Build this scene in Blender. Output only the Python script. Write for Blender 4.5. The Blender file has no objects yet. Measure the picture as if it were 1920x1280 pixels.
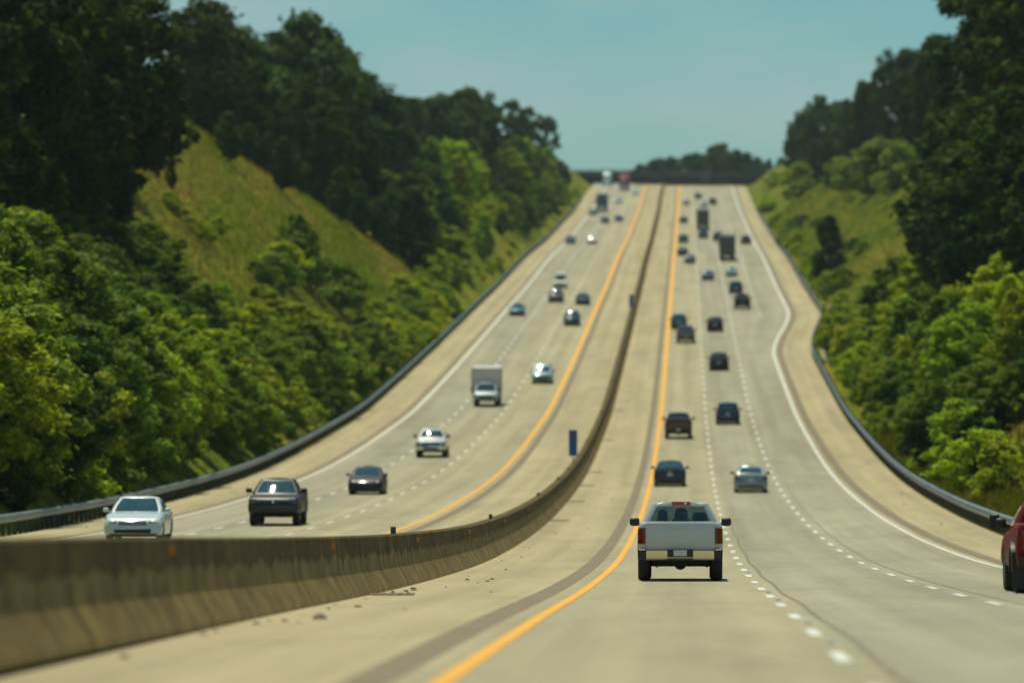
import bpy, math, random
import numpy as np
from mathutils import Vector, Matrix, noise

R = math.radians
sc = bpy.context.scene
col = sc.collection

# ---------------------------------------------------------------- camera
cam_d = bpy.data.cameras.new("camera")
cam_d.lens = 200.0
cam_d.sensor_width = 36.0
cam_d.clip_start = 0.5
cam_d.clip_end = 12000.0
cam_d.dof.use_dof = True
cam_d.dof.focus_distance = 140.0
cam_d.dof.aperture_fstop = 1.2
cam = bpy.data.objects.new("camera", cam_d)
col.objects.link(cam)
cam.location = (0.0, 0.0, 10.0)
cam.rotation_euler = (R(90), 0, 0)
sc.camera = cam

# ---------------------------------------------------------------- sky, sun, exposure
SUN_EL, SUN_AZ = 72.0, -21.0          # azimuth measured from straight ahead, minus = to the left
world = bpy.data.worlds.new("World")
sc.world = world
world.use_nodes = True
wn, wl = world.node_tree.nodes, world.node_tree.links
bg = wn["Background"]
sky = wn.new("ShaderNodeTexSky")
sky.sky_type = 'NISHITA'
sky.sun_disc = False
sky.sun_elevation = R(SUN_EL)
sky.sun_rotation = R(SUN_AZ)
sky.air_density = 1.0
sky.dust_density = 0.2
sky.ozone_density = 1.0
tint = wn.new("ShaderNodeMix"); tint.data_type = 'RGBA'; tint.blend_type = 'MULTIPLY'
tint.inputs[0].default_value = 1.0
tint.inputs[7].default_value = (0.51, 0.91, 1.0, 1)
wl.new(sky.outputs[0], tint.inputs[6])
# thin high cloud, barely there
wtc = wn.new("ShaderNodeTexCoord"); wmp = wn.new("ShaderNodeMapping"); wmp.inputs["Scale"].default_value = (22, 22, 60)
wl.new(wtc.outputs["Generated"], wmp.inputs[0])
wnz = wn.new("ShaderNodeTexNoise"); wnz.inputs["Scale"].default_value = 1.0; wnz.inputs["Detail"].default_value = 4
wl.new(wmp.outputs[0], wnz.inputs["Vector"])
wrg = wn.new("ShaderNodeMapRange"); wrg.inputs[1].default_value = 0.36; wrg.inputs[2].default_value = 0.70; wrg.inputs[3].default_value = 0.0; wrg.inputs[4].default_value = 0.5
wl.new(wnz.outputs["Fac"], wrg.inputs[0])
cl = wn.new("ShaderNodeMix"); cl.data_type = 'RGBA'; cl.inputs[7].default_value = (6.4, 7.8, 7.9, 1)
wl.new(wrg.outputs[0], cl.inputs[0]); wl.new(tint.outputs[2], cl.inputs[6])
wl.new(cl.outputs[2], bg.inputs[0])
bg.inputs[1].default_value = 0.074

sun_d = bpy.data.lights.new("sun", 'SUN')
sun_d.energy = 4.6
sun_d.angle = R(0.55)
sun_d.color = (1.0, 0.93, 0.74)
sun = bpy.data.objects.new("sun", sun_d)
col.objects.link(sun)
to_sun = Vector((math.sin(R(SUN_AZ)) * math.cos(R(SUN_EL)), math.cos(R(SUN_AZ)) * math.cos(R(SUN_EL)), math.sin(R(SUN_EL))))
sun.rotation_euler = to_sun.to_track_quat('Z', 'Y').to_euler()
sun.location = (-60, 100, 120)

sc.view_settings.view_transform = 'Standard'
sc.view_settings.look = 'None'
sc.view_settings.exposure = -0.15
sc.view_settings.gamma = 1.0
sc.cycles.max_bounces = 5
sc.cycles.diffuse_bounces = 2
sc.cycles.glossy_bounces = 3
sc.cycles.transmission_bounces = 3
sc.cycles.transparent_max_bounces = 8
sc.cycles.sample_clamp_indirect = 6.0

# ---------------------------------------------------------------- helpers
def tag(o, label=None, cat=None, group=None, kind=None):
    if label: o["label"] = label
    if cat: o["category"] = cat
    if group: o["group"] = group
    if kind: o["kind"] = kind
    return o

def empty(name, loc=(0, 0, 0), rot=(0, 0, 0)):
    o = bpy.data.objects.new(name, None)
    o.empty_display_size = 0.3
    o.location = loc
    o.rotation_euler = rot
    col.objects.link(o)
    return o

class MB:
    """collects geometry for ONE mesh object"""
    def __init__(s): s.v, s.f, s.uv = [], [], []
    def add(s, verts, faces):
        b = len(s.v)
        s.v += [tuple(p) for p in verts]
        s.f += [tuple(b + i for i in f) for f in faces]
        return b
    def box(s, c, h, rz=0.0, taper=1.0):
        cx, cy, cz = c; hx, hy, hz = h
        ca, sa = math.cos(rz), math.sin(rz)
        vs = []
        for z in (-1, 1):
            k = taper if z > 0 else 1.0
            for x, y in ((-1, -1), (1, -1), (1, 1), (-1, 1)):
                px, py = x * hx * k, y * hy * k
                vs.append((cx + px * ca - py * sa, cy + px * sa + py * ca, cz + z * hz))
        s.add(vs, [(3, 2, 1, 0), (4, 5, 6, 7), (0, 1, 5, 4), (1, 2, 6, 5), (2, 3, 7, 6), (3, 0, 4, 7)])
    def tube(s, a, b, ra, rb, n=8, cap=True):
        a, b = Vector(a), Vector(b)
        d = (b - a)
        if d.length < 1e-6: return
        d.normalize()
        u = d.orthogonal().normalized(); w = d.cross(u)
        vs = []
        for p, r in ((a, ra), (b, rb)):
            for i in range(n):
                t = 2 * math.pi * i / n
                vs.append(p + (u * math.cos(t) + w * math.sin(t)) * r)
        fs = [(i, (i + 1) % n, n + (i + 1) % n, n + i) for i in range(n)]
        if cap: fs += [tuple(range(n - 1, -1, -1)), tuple(range(n, 2 * n))]
        s.add(vs, fs)
    def lathe(s, axis_pt, prof, n=24, axis='x'):
        """prof: (offset along axis, radius) list, revolved about the axis through axis_pt"""
        vs = []
        for o, r in prof:
            for i in range(n):
                t = 2 * math.pi * i / n
                if axis == 'x': vs.append((axis_pt[0] + o, axis_pt[1] + r * math.cos(t), axis_pt[2] + r * math.sin(t)))
                else: vs.append((axis_pt[0] + r * math.cos(t), axis_pt[1] + r * math.sin(t), axis_pt[2] + o))
        fs = []
        for k in range(len(prof) - 1):
            for i in range(n):
                j = (i + 1) % n
                fs.append((k * n + i, k * n + j, (k + 1) * n + j, (k + 1) * n + i))
        s.add(vs, fs)
    def grid(s, rows, close=False):
        n = len(rows[0])
        vs = [p for r in rows for p in r]
        fs = []
        for k in range(len(rows) - 1):
            for i in range(n if close else n - 1):
                j = (i + 1) % n
                fs.append((k * n + i, k * n + j, (k + 1) * n + j, (k + 1) * n + i))
        s.add(vs, fs)
    def mesh(s, name, mat=None, smooth=None):
        m = bpy.data.meshes.new(name)
        m.from_pydata(s.v, [], s.f)
        if mat: m.materials.append(mat)
        if smooth is not None:
            m.polygons.foreach_set("use_smooth", [True] * len(m.polygons))
            m.set_sharp_from_angle(angle=R(smooth))
        m.update()
        return m
    def obj(s, name, mat=None, parent=None, smooth=None, loc=(0, 0, 0)):
        o = bpy.data.objects.new(name, s.mesh(name, mat, smooth))
        o.location = loc
        col.objects.link(o)
        if parent: o.parent = parent
        return o

def fix_normals(o):
    import bmesh
    b = bmesh.new(); b.from_mesh(o.data)
    bmesh.ops.recalc_face_normals(b, faces=b.faces)
    b.to_mesh(o.data); b.free()

def copy_tree(o, parent=None):
    c = o.copy(); col.objects.link(c)
    if parent: c.parent = parent
    for ch in o.children: copy_tree(ch, c)
    return c

# ---------------------------------------------------------------- materials
def new_mat(name):
    m = bpy.data.materials.new(name); m.use_nodes = True
    nt = m.node_tree
    return m, nt.nodes, nt.links, nt.nodes["Principled BSDF"]

def simple(name, rgb, rough=0.6, metal=0.0, coat=0.0, noise=0.0, scale=8.0, spec=0.5, bump=0.0):
    m, n, l, b = new_mat(name)
    b.inputs["Roughness"].default_value = rough
    b.inputs["Metallic"].default_value = metal
    b.inputs["Specular IOR Level"].default_value = spec
    if coat:
        b.inputs["Coat Weight"].default_value = coat
        b.inputs["Coat Roughness"].default_value = 0.03
    if noise:
        tc = n.new("ShaderNodeTexCoord"); t = n.new("ShaderNodeTexNoise")
        t.inputs["Scale"].default_value = scale; t.inputs["Detail"].default_value = 5
        l.new(tc.outputs["Object"], t.inputs["Vector"])
        r = n.new("ShaderNodeValToRGB")
        r.color_ramp.elements[0].position = 0.3; r.color_ramp.elements[1].position = 0.7
        r.color_ramp.elements[0].color = tuple(c * (1 - noise) for c in rgb) + (1,)
        r.color_ramp.elements[1].color = tuple(min(1, c * (1 + noise)) for c in rgb) + (1,)
        l.new(t.outputs["Fac"], r.inputs["Fac"]); l.new(r.outputs["Color"], b.inputs["Base Color"])
        if bump:
            bp = n.new("ShaderNodeBump"); bp.inputs["Strength"].default_value = bump
            l.new(t.outputs["Fac"], bp.inputs["Height"]); l.new(bp.outputs["Normal"], b.inputs["Normal"])
    else:
        b.inputs["Base Color"].default_value = tuple(rgb) + (1,)
    return m

M = {}
M['chrome'] = simple("chrome", (0.72, 0.72, 0.70), 0.12, 1.0)
M['satin'] = simple("satin_bumper", (0.62, 0.60, 0.52), 0.28, 1.0)
M['black'] = simple("black_plastic", (0.012, 0.013, 0.014), 0.45)
M['under'] = simple("underbody", (0.01, 0.01, 0.01), 0.8)
M['tyre'] = simple("tyre_rubber", (0.013, 0.013, 0.013), 0.75, noise=0.3, scale=20)
M['rim'] = simple("alloy_rim", (0.35, 0.36, 0.37), 0.3, 0.9)
M['red'] = simple("red_lens", (0.16, 0.006, 0.008), 0.12, coat=0.5)
M['redhi'] = simple("red_lens_high", (0.30, 0.01, 0.012), 0.10, coat=1.0)
M['lamp'] = simple("clear_lens", (0.13, 0.15, 0.16), 0.10, 0.6, coat=1.0)
M['darklamp'] = simple("smoked_lens", (0.05, 0.055, 0.06), 0.08, coat=1.0)
M['amber'] = simple("amber_lens", (0.65, 0.26, 0.03), 0.25, coat=0.6)
def lit(name, rgb, st):
    m, n, l, b = new_mat(name)
    b.inputs["Base Color"].default_value = (.6, .6, .6, 1); b.inputs["Emission Color"].default_value = tuple(rgb) + (1,); b.inputs["Emission Strength"].default_value = st
    return m
M['litwarm'] = lit("lit_warm_lamp", (1.0, .72, .30), 1.5)
M['litwhite'] = lit("lit_white_lamp", (1.0, .90, .88), 2.2)
M['plate'] = simple("plate_white", (0.55, 0.58, 0.60), 0.4)
M['seat'] = simple("seat_cloth", (0.02, 0.022, 0.022), 0.9)
M['zinc'] = simple("galvanised_steel", (0.24, 0.30, 0.31), 0.40, 0.75, noise=0.25, scale=1.5)
M['postwood'] = simple("rail_post_timber", (0.075, 0.07, 0.055), 0.8, noise=0.4, scale=6)
M['poststeel'] = simple("sign_post_steel", (0.25, 0.26, 0.24), 0.5, 0.6)
M['blue'] = simple("sign_blue", (0.005, 0.095, 0.36), 0.4, noise=0.12, scale=3)
M['whitepaint'] = simple("sign_white", (0.6, 0.62, 0.62), 0.5)
M['signred'] = simple("sign_red", (0.35, 0.02, 0.03), 0.5)
M['green'] = simple("reflector_green", (0.005, 0.10, 0.06), 0.4)
M['white_body'] = simple("trailer_white", (0.72, 0.73, 0.70), 0.45, coat=0.2, noise=0.05, scale=1.0)
M['grey_body'] = simple("trailer_grey", (0.075, 0.085, 0.09), 0.5, noise=0.1, scale=1.0)
M['rock'] = simple("rock", (0.13, 0.11, 0.075), 0.9, noise=0.4, scale=9, bump=0.5)
M['rust'] = simple("drain_iron", (0.12, 0.085, 0.045), 0.85, noise=0.4, scale=5)

def glass(name, tintc, tr):
    m, n, l, b = new_mat(name)
    b.inputs["Base Color"].default_value = tintc + (1,)
    b.inputs["Roughness"].default_value = 0.04
    b.inputs["IOR"].default_value = 2.1
    out = n["Material Output"]
    t = n.new("ShaderNodeBsdfTransparent"); t.inputs[0].default_value = (0.55, 0.75, 0.70, 1)
    mx = n.new("ShaderNodeMixShader"); mx.inputs[0].default_value = 1 - tr
    l.new(t.outputs[0], mx.inputs[1]); l.new(b.outputs[0], mx.inputs[2]); l.new(mx.outputs[0], out.inputs[0])
    return m
M['glass'] = glass("sky_teal_glass", (0.010, 0.050, 0.056), 0.0)  # teal base colour stands in for reflected sky
M['clearglass'] = glass("clear_glass", (0.008, 0.025, 0.025), 0.42)

def paint(name, rgb, metal=0.15, rough=0.32, coat=0.9):
    if name in M: return M[name]
    M[name] = simple("paint_" + name, rgb, rough, metal, coat=coat, spec=.5 if coat > .5 else .25)
    return M[name]

# ---------------------------------------------------------------- road profile
HEAD = 0.0307                       # the road runs straight, a little to the right of the lens axis
KD = [-80, 0, 48.3, 57.8, 70, 82, 96.6, 111.5, 137, 163, 176, 219, 264, 312, 344, 358, 395, 462, 523, 591, 635, 706, 802, 856, 934, 1070, 1201, 1310, 1394, 1500, 1580, 1640, 1700, 1760, 1900, 2300, 4000]
KZ = [1.2, -1.40, -2.92, -3.20, -3.58, -3.95, -4.44, -4.96, -5.73, -6.46, -6.80, -7.60, -8.10, -8.28, -8.18, -8.05, -7.48, -6.05, -3.75, -1.0, 0.85, 3.85, 7.8, 10.3, 13.8, 18.9, 24.7, 29.3, 33.5, 39.2, 43.0, 45.0, 45.2, 44.6, 42.5, 40, 40]
_g = np.arange(-80, 4000, 2.0)
_z = np.interp(_g, KD, KZ)
_k = np.exp(-0.5 * (np.arange(-24, 25) * 2.0 / 14.0) ** 2); _k /= _k.sum()
_zs = np.convolve(np.pad(_z, 24, mode='edge'), _k, mode='valid')
_zs[:24] = _z[:24]
def zr(d): return float(np.interp(d, _g, _zs)) + 10.0
def cx(d): return -2.1 + HEAD * d
def slope(d): return (zr(d + 3) - zr(d - 3)) / 6.0
def lane_add(d):                    # the fourth lane that joins on the right
    q = min(1.0, max(0.0, (d - 575) / 135.0))
    return 3.66 * q * q * (3 - 2 * q)
def right_edge(d): return 10.98 + lane_add(d)
def off(t, d):
    re = right_edge(d)
    if t <= -20.13: return 0.25 - 0.05 * (-20.13 - t)
    if t < -4.5: return 0.25
    if t <= re: return 0.0
    return -0.04 * (t - re)
def P(t, d, h=0.0): return Vector((cx(d) + t, d, zr(d) + off(t, d) + h))

# ---------------------------------------------------------------- terrain
def ss(a, b, x):
    x = min(1, max(0, (x - a) / (b - a))); return x * x * (3 - 2 * x)
HLD = [0, 150, 300, 450, 520, 555, 600, 640, 690, 710, 760, 830, 1000, 1400, 1600, 1750, 2200, 4000]
HLZ = [6, 12, 18, 27, 31, 30, 23.0, 16, 7, 4.0, 3.0, 4.5, 5, 4, 3.5, 6, 3, 0]
HRD = [0, 200, 350, 600, 750, 900, 1050, 1200, 1350, 1500, 1650, 1750, 2200, 4000]
HRZ = [4, 9, 13, 15, 18, 20, 16.5, 13, 8, 5, 6, 8, 4, 0]
def wob(a, b): return 1.3 * noise.noise((a * .08, b * .009, 3.1)) + .7 * noise.noise((a * .23, b * .022, 7.7))
def terr(t, d):
    z = zr(d)
    re = right_edge(d) + 3.95
    if t < -24.25:
        u = -24.25 - t
        H = max(0.5, float(np.interp(d, HLD, HLZ)))
        s = 1.06 * max(0.0, u - 1.6)
        rise = s if s < H * 0.8 else H * 0.8 + (H * 0.28) * (1 - math.exp(-(s - H * 0.8) / (H * 0.28)))
        return z + 0.0 + rise + wob(t, d) * 0.35 * min(1, u / 5) + min(6, max(0, u - 60) * 0.04)
    if t > re:
        u = t - re
        H = max(0.5, float(np.interp(d, HRD, HRZ)))
        s = 0.25 * min(u, 4.0) + 0.82 * max(0.0, u - 3.2)
        rise = s if s < H * 0.8 else H * 0.8 + (H * 0.28) * (1 - math.exp(-(s - H * 0.8) / (H * 0.28)))
        return z - 0.2 + rise + wob(t, d) * 0.3 * min(1, u / 5)
    return z - 0.45
def T(t, d, h=0.0): return Vector((cx(d) + t, d, terr(t, d) + h))
# ---------------------------------------------------------------- ground
def ground_mat():
    m, n, l, b = new_mat("grassy_ground")
    tc = n.new("ShaderNodeTexCoord")
    def noise(scale, det=6):
        t = n.new("ShaderNodeTexNoise"); t.inputs["Scale"].default_value = scale; t.inputs["Detail"].default_value = det
        t.inputs["Roughness"].default_value = 0.62
        mp = n.new("ShaderNodeMapping"); mp.inputs["Scale"].default_value = (1.0, 0.22, 1.0)
        l.new(tc.outputs["Object"], mp.inputs[0]); l.new(mp.outputs[0], t.inputs["Vector"]); return t
    a = noise(0.11); r1 = n.new("ShaderNodeValToRGB")
    e = r1.color_ramp.elements
    e[0].position = 0.36; e[0].color = (0.085, 0.125, 0.008, 1)
    e[1].position = 0.66; e[1].color = (0.25, 0.20, 0.035, 1)
    x = e.new(0.50); x.color = (0.165, 0.19, 0.012, 1)
    l.new(a.outputs["Fac"], r1.inputs["Fac"])
    c = noise(1.3, 8); r2 = n.new("ShaderNodeValToRGB")
    r2.color_ramp.elements[0].position = 0.32; r2.color_ramp.elements[0].color = (0.35, 0.42, 0.35, 1)
    r2.color_ramp.elements[1].position = 0.68; r2.color_ramp.elements[1].color = (1.25, 1.2, 1.0, 1)
    l.new(c.outputs["Fac"], r2.inputs["Fac"])
    mx = n.new("ShaderNodeMix"); mx.data_type = 'RGBA'; mx.blend_type = 'MULTIPLY'; mx.inputs[0].default_value = 1
    l.new(r1.outputs[0], mx.inputs[6]); l.new(r2.outputs[0], mx.inputs[7]); l.new(mx.outputs[2], b.inputs["Base Color"])
    b.inputs["Roughness"].default_value = 1.0; b.inputs["Specular IOR Level"].default_value = 0.05
    bp = n.new("ShaderNodeBump"); bp.inputs["Strength"].default_value = 0.9; bp.inputs["Distance"].default_value = 0.5
    l.new(c.outputs["Fac"], bp.inputs["Height"]); l.new(bp.outputs[0], b.inputs["Normal"])
    return m
M['ground'] = ground_mat()
ts_l = [-1500, -900, -500, -300, -200, -150, -120, -100, -88] + [-80 + 2.0 * i for i in range(28)]
ts_l = [t for t in ts_l if t < -26] + [-25.2, -24.26]
us_r = [0.02, 1, 2, 3, 4, 5.5] + [7 + 2.0 * i for i in range(26)] + [65, 80, 100, 130, 180, 300, 600, 1400]
ds = [-80 + 8.0 * i for i in range(35)] + [200 + 4.0 * i for i in range(200)] + [1000 + 8.0 * i for i in range(125)] + [2020, 2100, 2250, 2500, 3000, 4000, 6000]
g = MB(); rows = []
for d in ds:
    re = right_edge(d) + 3.95
    row = [T(t, d) for t in ts_l] + [T(-24.2, d), T(-4.5, d), T(re - 0.03, d)] + [T(re + u, d) for u in us_r]
    rows.append(row)
g.grid(rows)
o = g.obj("ground", M['ground'], smooth=60); tag(o, "grassy cut slopes and verges along the motorway", kind="structure")

# ---------------------------------------------------------------- pavement
def pave_mat():
    m, n, l, b = new_mat("worn_pavement")
    uv = n.new("ShaderNodeUVMap"); uv.uv_map = "road"
    sp = n.new("ShaderNodeSeparateXYZ"); l.new(uv.outputs[0], sp.inputs[0])
    mr = n.new("ShaderNodeMapRange"); mr.inputs[1].default_value = -25; mr.inputs[2].default_value = 20
    l.new(sp.outputs[0], mr.inputs[0])
    rp = n.new("ShaderNodeValToRGB"); rp.color_ramp.interpolation = 'LINEAR'
    SH = (0.395, 0.338, 0.190, 1); LA = (0.362, 0.330, 0.200, 1); LB = (0.322, 0.304, 0.205, 1)
    st = [(-20.4, SH), (-20.1, LB), (-16.5, LB), (-12.9, LA), (-9.3, LA), (-8.6, SH), (-0.5, SH), (-0.1, LA), (3.8, LA), (4.1, LB), (10.9, LB), (11.4, SH)]
    e = rp.color_ramp.elements
    for i, (t, c) in enumerate(st):
        p = (t + 25) / 45.0
        if i < 2: e[i].position = p; e[i].color = c
        else: q = e.new(p); q.color = c
    l.new(mr.outputs[0], rp.inputs[0])
    def streak(sx, sy, det, lo, hi, p0=0.3, p1=0.7):
        cb = n.new("ShaderNodeCombineXYZ")
        for k, s_ in ((0, sx), (1, sy)):
            mu = n.new("ShaderNodeMath"); mu.operation = 'MULTIPLY'; mu.inputs[1].default_value = s_
            l.new(sp.outputs[k], mu.inputs[0]); l.new(mu.outputs[0], cb.inputs[k])
        t = n.new("ShaderNodeTexNoise"); t.inputs["Scale"].default_value = 1; t.inputs["Detail"].default_value = det
        l.new(cb.outputs[0], t.inputs["Vector"])
        r = n.new("ShaderNodeMapRange"); r.inputs[1].default_value = p0; r.inputs[2].default_value = p1
        r.inputs[3].default_value = lo; r.inputs[4].default_value = hi
        l.new(t.outputs["Fac"], r.inputs[0]); return r.outputs[0]
    cur = rp.outputs[0]
    for out in (streak(1.1, 0.006, 3, 0.82, 1.10), streak(0.35, 0.03, 5, 0.86, 1.08), streak(3.0, 0.9, 6, 0.93, 1.05), streak(14, 7, 3, 0.95, 1.04), streak(0.6, 0.11, 6, 0.90, 1.04, 0.28, 0.5)):
        mx = n.new("ShaderNodeMix"); mx.data_type = 'RGBA'; mx.blend_type = 'MULTIPLY'; mx.inputs[0].default_value = 1
        l.new(cur, mx.inputs[6]); l.new(out, mx.inputs[7]); cur = mx.outputs[2]
    # tyre paths: slightly darker, twice per lane
    for c0 in (-19.2, -17.4, -15.5, -13.7, -11.9, -10.1, 0.95, 2.75, 4.6, 6.4, 8.25, 10.05):
        pass
    l.new(cur, b.inputs["Base Color"])
    b.inputs["Roughness"].default_value = 0.85; b.inputs["Specular IOR Level"].default_value = 0.25
    return m
M['pave'] = pave_mat()
PD = [-60 + 3.0 * i for i in range(660)]
def strip(name, tfun, mat, dlist, h, uvf=None, kind="structure", label=None):
    """a sheet lying on the road; tfun(d) -> list of t across it"""
    rows, uvs = [], []
    for d in dlist:
        tt = tfun(d)
        rows.append([P(t, d, h) for t in tt])
        uvs.append([(uvf(i, t, d) if uvf else (t, d)) for i, t in enumerate(tt)])
    m = MB(); m.grid(rows)
    o = m.obj(name, mat, smooth=80)
    ul = o.data.uv_layers.new(name="road")
    flat = [q for r in uvs for q in r]
    for lp in o.data.loops: ul.data[lp.index].uv = flat[lp.vertex_index]
    tag(o, label, kind=kind)
    return o
NOM_R = [-4.0, -3, -1.5, 0, 1.83, 3.66, 5.5, 7.32, 9.1, 10.98, 12.6, 14.93]
def tr(d):
    la = lane_add(d)
    return [t if t < 9 else (t + la if t > 9.2 else t + la * 0.5) for t in NOM_R]
strip("road", tr, M['pave'], PD, 0, lambda i, t, d: (NOM_R[i], d), label="uphill carriageway of pale worn concrete on the right of the barrier")
NOM_L = [-24.25, -22, -20.13, -18.3, -16.47, -14.6, -12.81, -11, -9.15, -7, -4.95]
strip("road", lambda d: NOM_L, M['pave'], PD, 0, label="downhill carriageway of pale worn concrete on the left of the barrier")
strip("median_footing", lambda d: [-5.0, -3.95], simple("footing_dark", (0.10, 0.08, 0.045), 0.95, noise=0.35, scale=0.8), PD, -0.02, label="dark strip under the median barrier")  # thin dark brown strip along the barrier base

gv = MB(); gv.grid([[T(right_edge(d) + 3.95 + u, d, .06) for u in (.9, 1.6, 2.4, 3.2)] for d in range(560, 740, 4)])
o = gv.obj("gravel_path", simple("pale_gravel", (.26, .23, .15), .95, noise=.25, scale=.7)); tag(o, "pale gravel strip behind the right guardrail where the road widens", kind="structure")

# ---------------------------------------------------------------- painted lines
def line_mat(name, rgb, wear):
    m, n, l, b = new_mat(name)
    tc = n.new("ShaderNodeTexCoord"); t = n.new("ShaderNodeTexNoise"); t.inputs["Scale"].default_value = 2.2; t.inputs["Detail"].default_value = 8
    l.new(tc.outputs["Object"], t.inputs[0])
    r = n.new("ShaderNodeValToRGB")
    r.color_ramp.elements[0].position = 0.30; r.color_ramp.elements[0].color = tuple(wear) + (1,)
    r.color_ramp.elements[1].position = 0.48; r.color_ramp.elements[1].color = tuple(rgb) + (1,)
    l.new(t.outputs["Fac"], r.inputs[0]); l.new(r.outputs[0], b.inputs["Base Color"])
    b.inputs["Roughness"].default_value = 0.65
    return m
M['yellow'] = line_mat("yellow_road_paint", (0.80, 0.385, 0.006), (0.58, 0.31, 0.04))
M['white'] = line_mat("white_road_paint", (0.66, 0.70, 0.60), (0.46, 0.45, 0.34))
M['rumble'] = simple("milled_asphalt", (0.20, 0.165, 0.10), 0.95, noise=0.18, scale=1.2)
M['seam'] = simple("tar_seam", (0.19, 0.165, 0.10), 0.8, noise=0.35, scale=1.4)
def lw(d, a, b): return a + (b - a) * ss(80, 900, d)
LD = [20 + 4.0 * i for i in range(430)]
strip("road_marking", lambda d: [-lw(d, .18, .50) / 2, lw(d, .18, .50) / 2], M['yellow'], LD, .008, label="solid yellow line beside the uphill fast lane")
strip("road_marking", lambda d: [-9.15 - lw(d, .18, .50) / 2, -9.15 + lw(d, .18, .50) / 2], M['yellow'], LD, .008, label="solid yellow line beside the downhill fast lane")
strip("road_marking", lambda d: [right_edge(d) - lw(d, .15, .30) / 2, right_edge(d) + lw(d, .15, .30) / 2], M['white'], LD, .008, label="solid white edge line that swings out where a lane joins")
strip("road_marking", lambda d: [-20.13 - lw(d, .15, .30) / 2, -20.13 + lw(d, .15, .30) / 2], M['white'], LD, .008, label="solid white edge line of the downhill carriageway")
strip("rumble_strip", lambda d: [-.88, -.44], M['rumble'], LD, .004, label="milled rumble strip left of the uphill yellow line")
strip("rumble_strip", lambda d: [-8.70, -8.26], M['rumble'], LD, .004, label="milled rumble strip right of the downhill yellow line")
strip("rumble_strip", lambda d: [right_edge(d) + .38, right_edge(d) + .95], M['rumble'], LD, .004, label="milled rumble strip on the right shoulder")
strip("rumble_strip", lambda d: [-20.95, -20.5], M['rumble'], LD, .004, label="milled rumble strip on the left shoulder")
strip("road_seam", lambda d: [4.0 - .03 + .03 * math.sin(d * .21), 4.0 + .045 + .03 * math.sin(d * .21) + .03 * math.sin(d * 1.7)], M['seam'], [20 + 1.5 * i for i in range(160)], .004, label="dark tar seam beside the first row of lane dashes")
strip("road_seam", lambda d: [7.72, 7.78], M['seam'], LD[:90], .004, label="dark seam beside the second row of lane dashes")
strip("road_seam", lambda d: [-16.62, -16.56], M['seam'], LD[:120], .004, label="dark seam along the outer downhill lane")
strip("road_seam", lambda d: [-12.96, -12.90], M['seam'], LD[:120], .004, label="dark seam along the inner downhill lane")
def dashes(t0, phase, d1, label):
    m = MB(); d = phase
    while d < d1:
        w = lw(d, .15, .24) / 2; ln = 2.1
        tt = t0(d) if callable(t0) else t0
        rows = [[P(tt - w, d - ln + k * ln, .008), P(tt + w, d - ln + k * ln, .008)] for k in range(3)]
        m.grid(rows); d += 12.19
    o = m.obj("road_marking", M['white']); tag(o, label, kind="structure")
dashes(3.66, 57.8 - 24.38, 1500, "dashed white line between the first and second uphill lanes")
dashes(7.32, 60.0 - 24.38, 1500, "dashed white line between the second and third uphill lanes")
dashes(10.98, 690, 1500, "dashed white line beside the added uphill lane")
dashes(-12.81, 55.0, 1500, "dashed white line between the fast and middle downhill lanes")
dashes(-16.47, 55.0, 1500, "dashed white line between the middle and outer downhill lanes")
# raised lane markers near the camera
k = 0
for d in (63.9, 76.1, 100.5, 112.7, 149):
    m = MB(); c = P(3.72, d, .02); m.box(c, (.06, .06, .02), -HEAD, .7)
    o = m.obj("lane_marker", M['amber'] if False else M['whitepaint'])
    tag(o, "small raised reflector between the dashes of the first lane line", "road stud", "raised reflectors between the lane dashes"); k += 1

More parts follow.
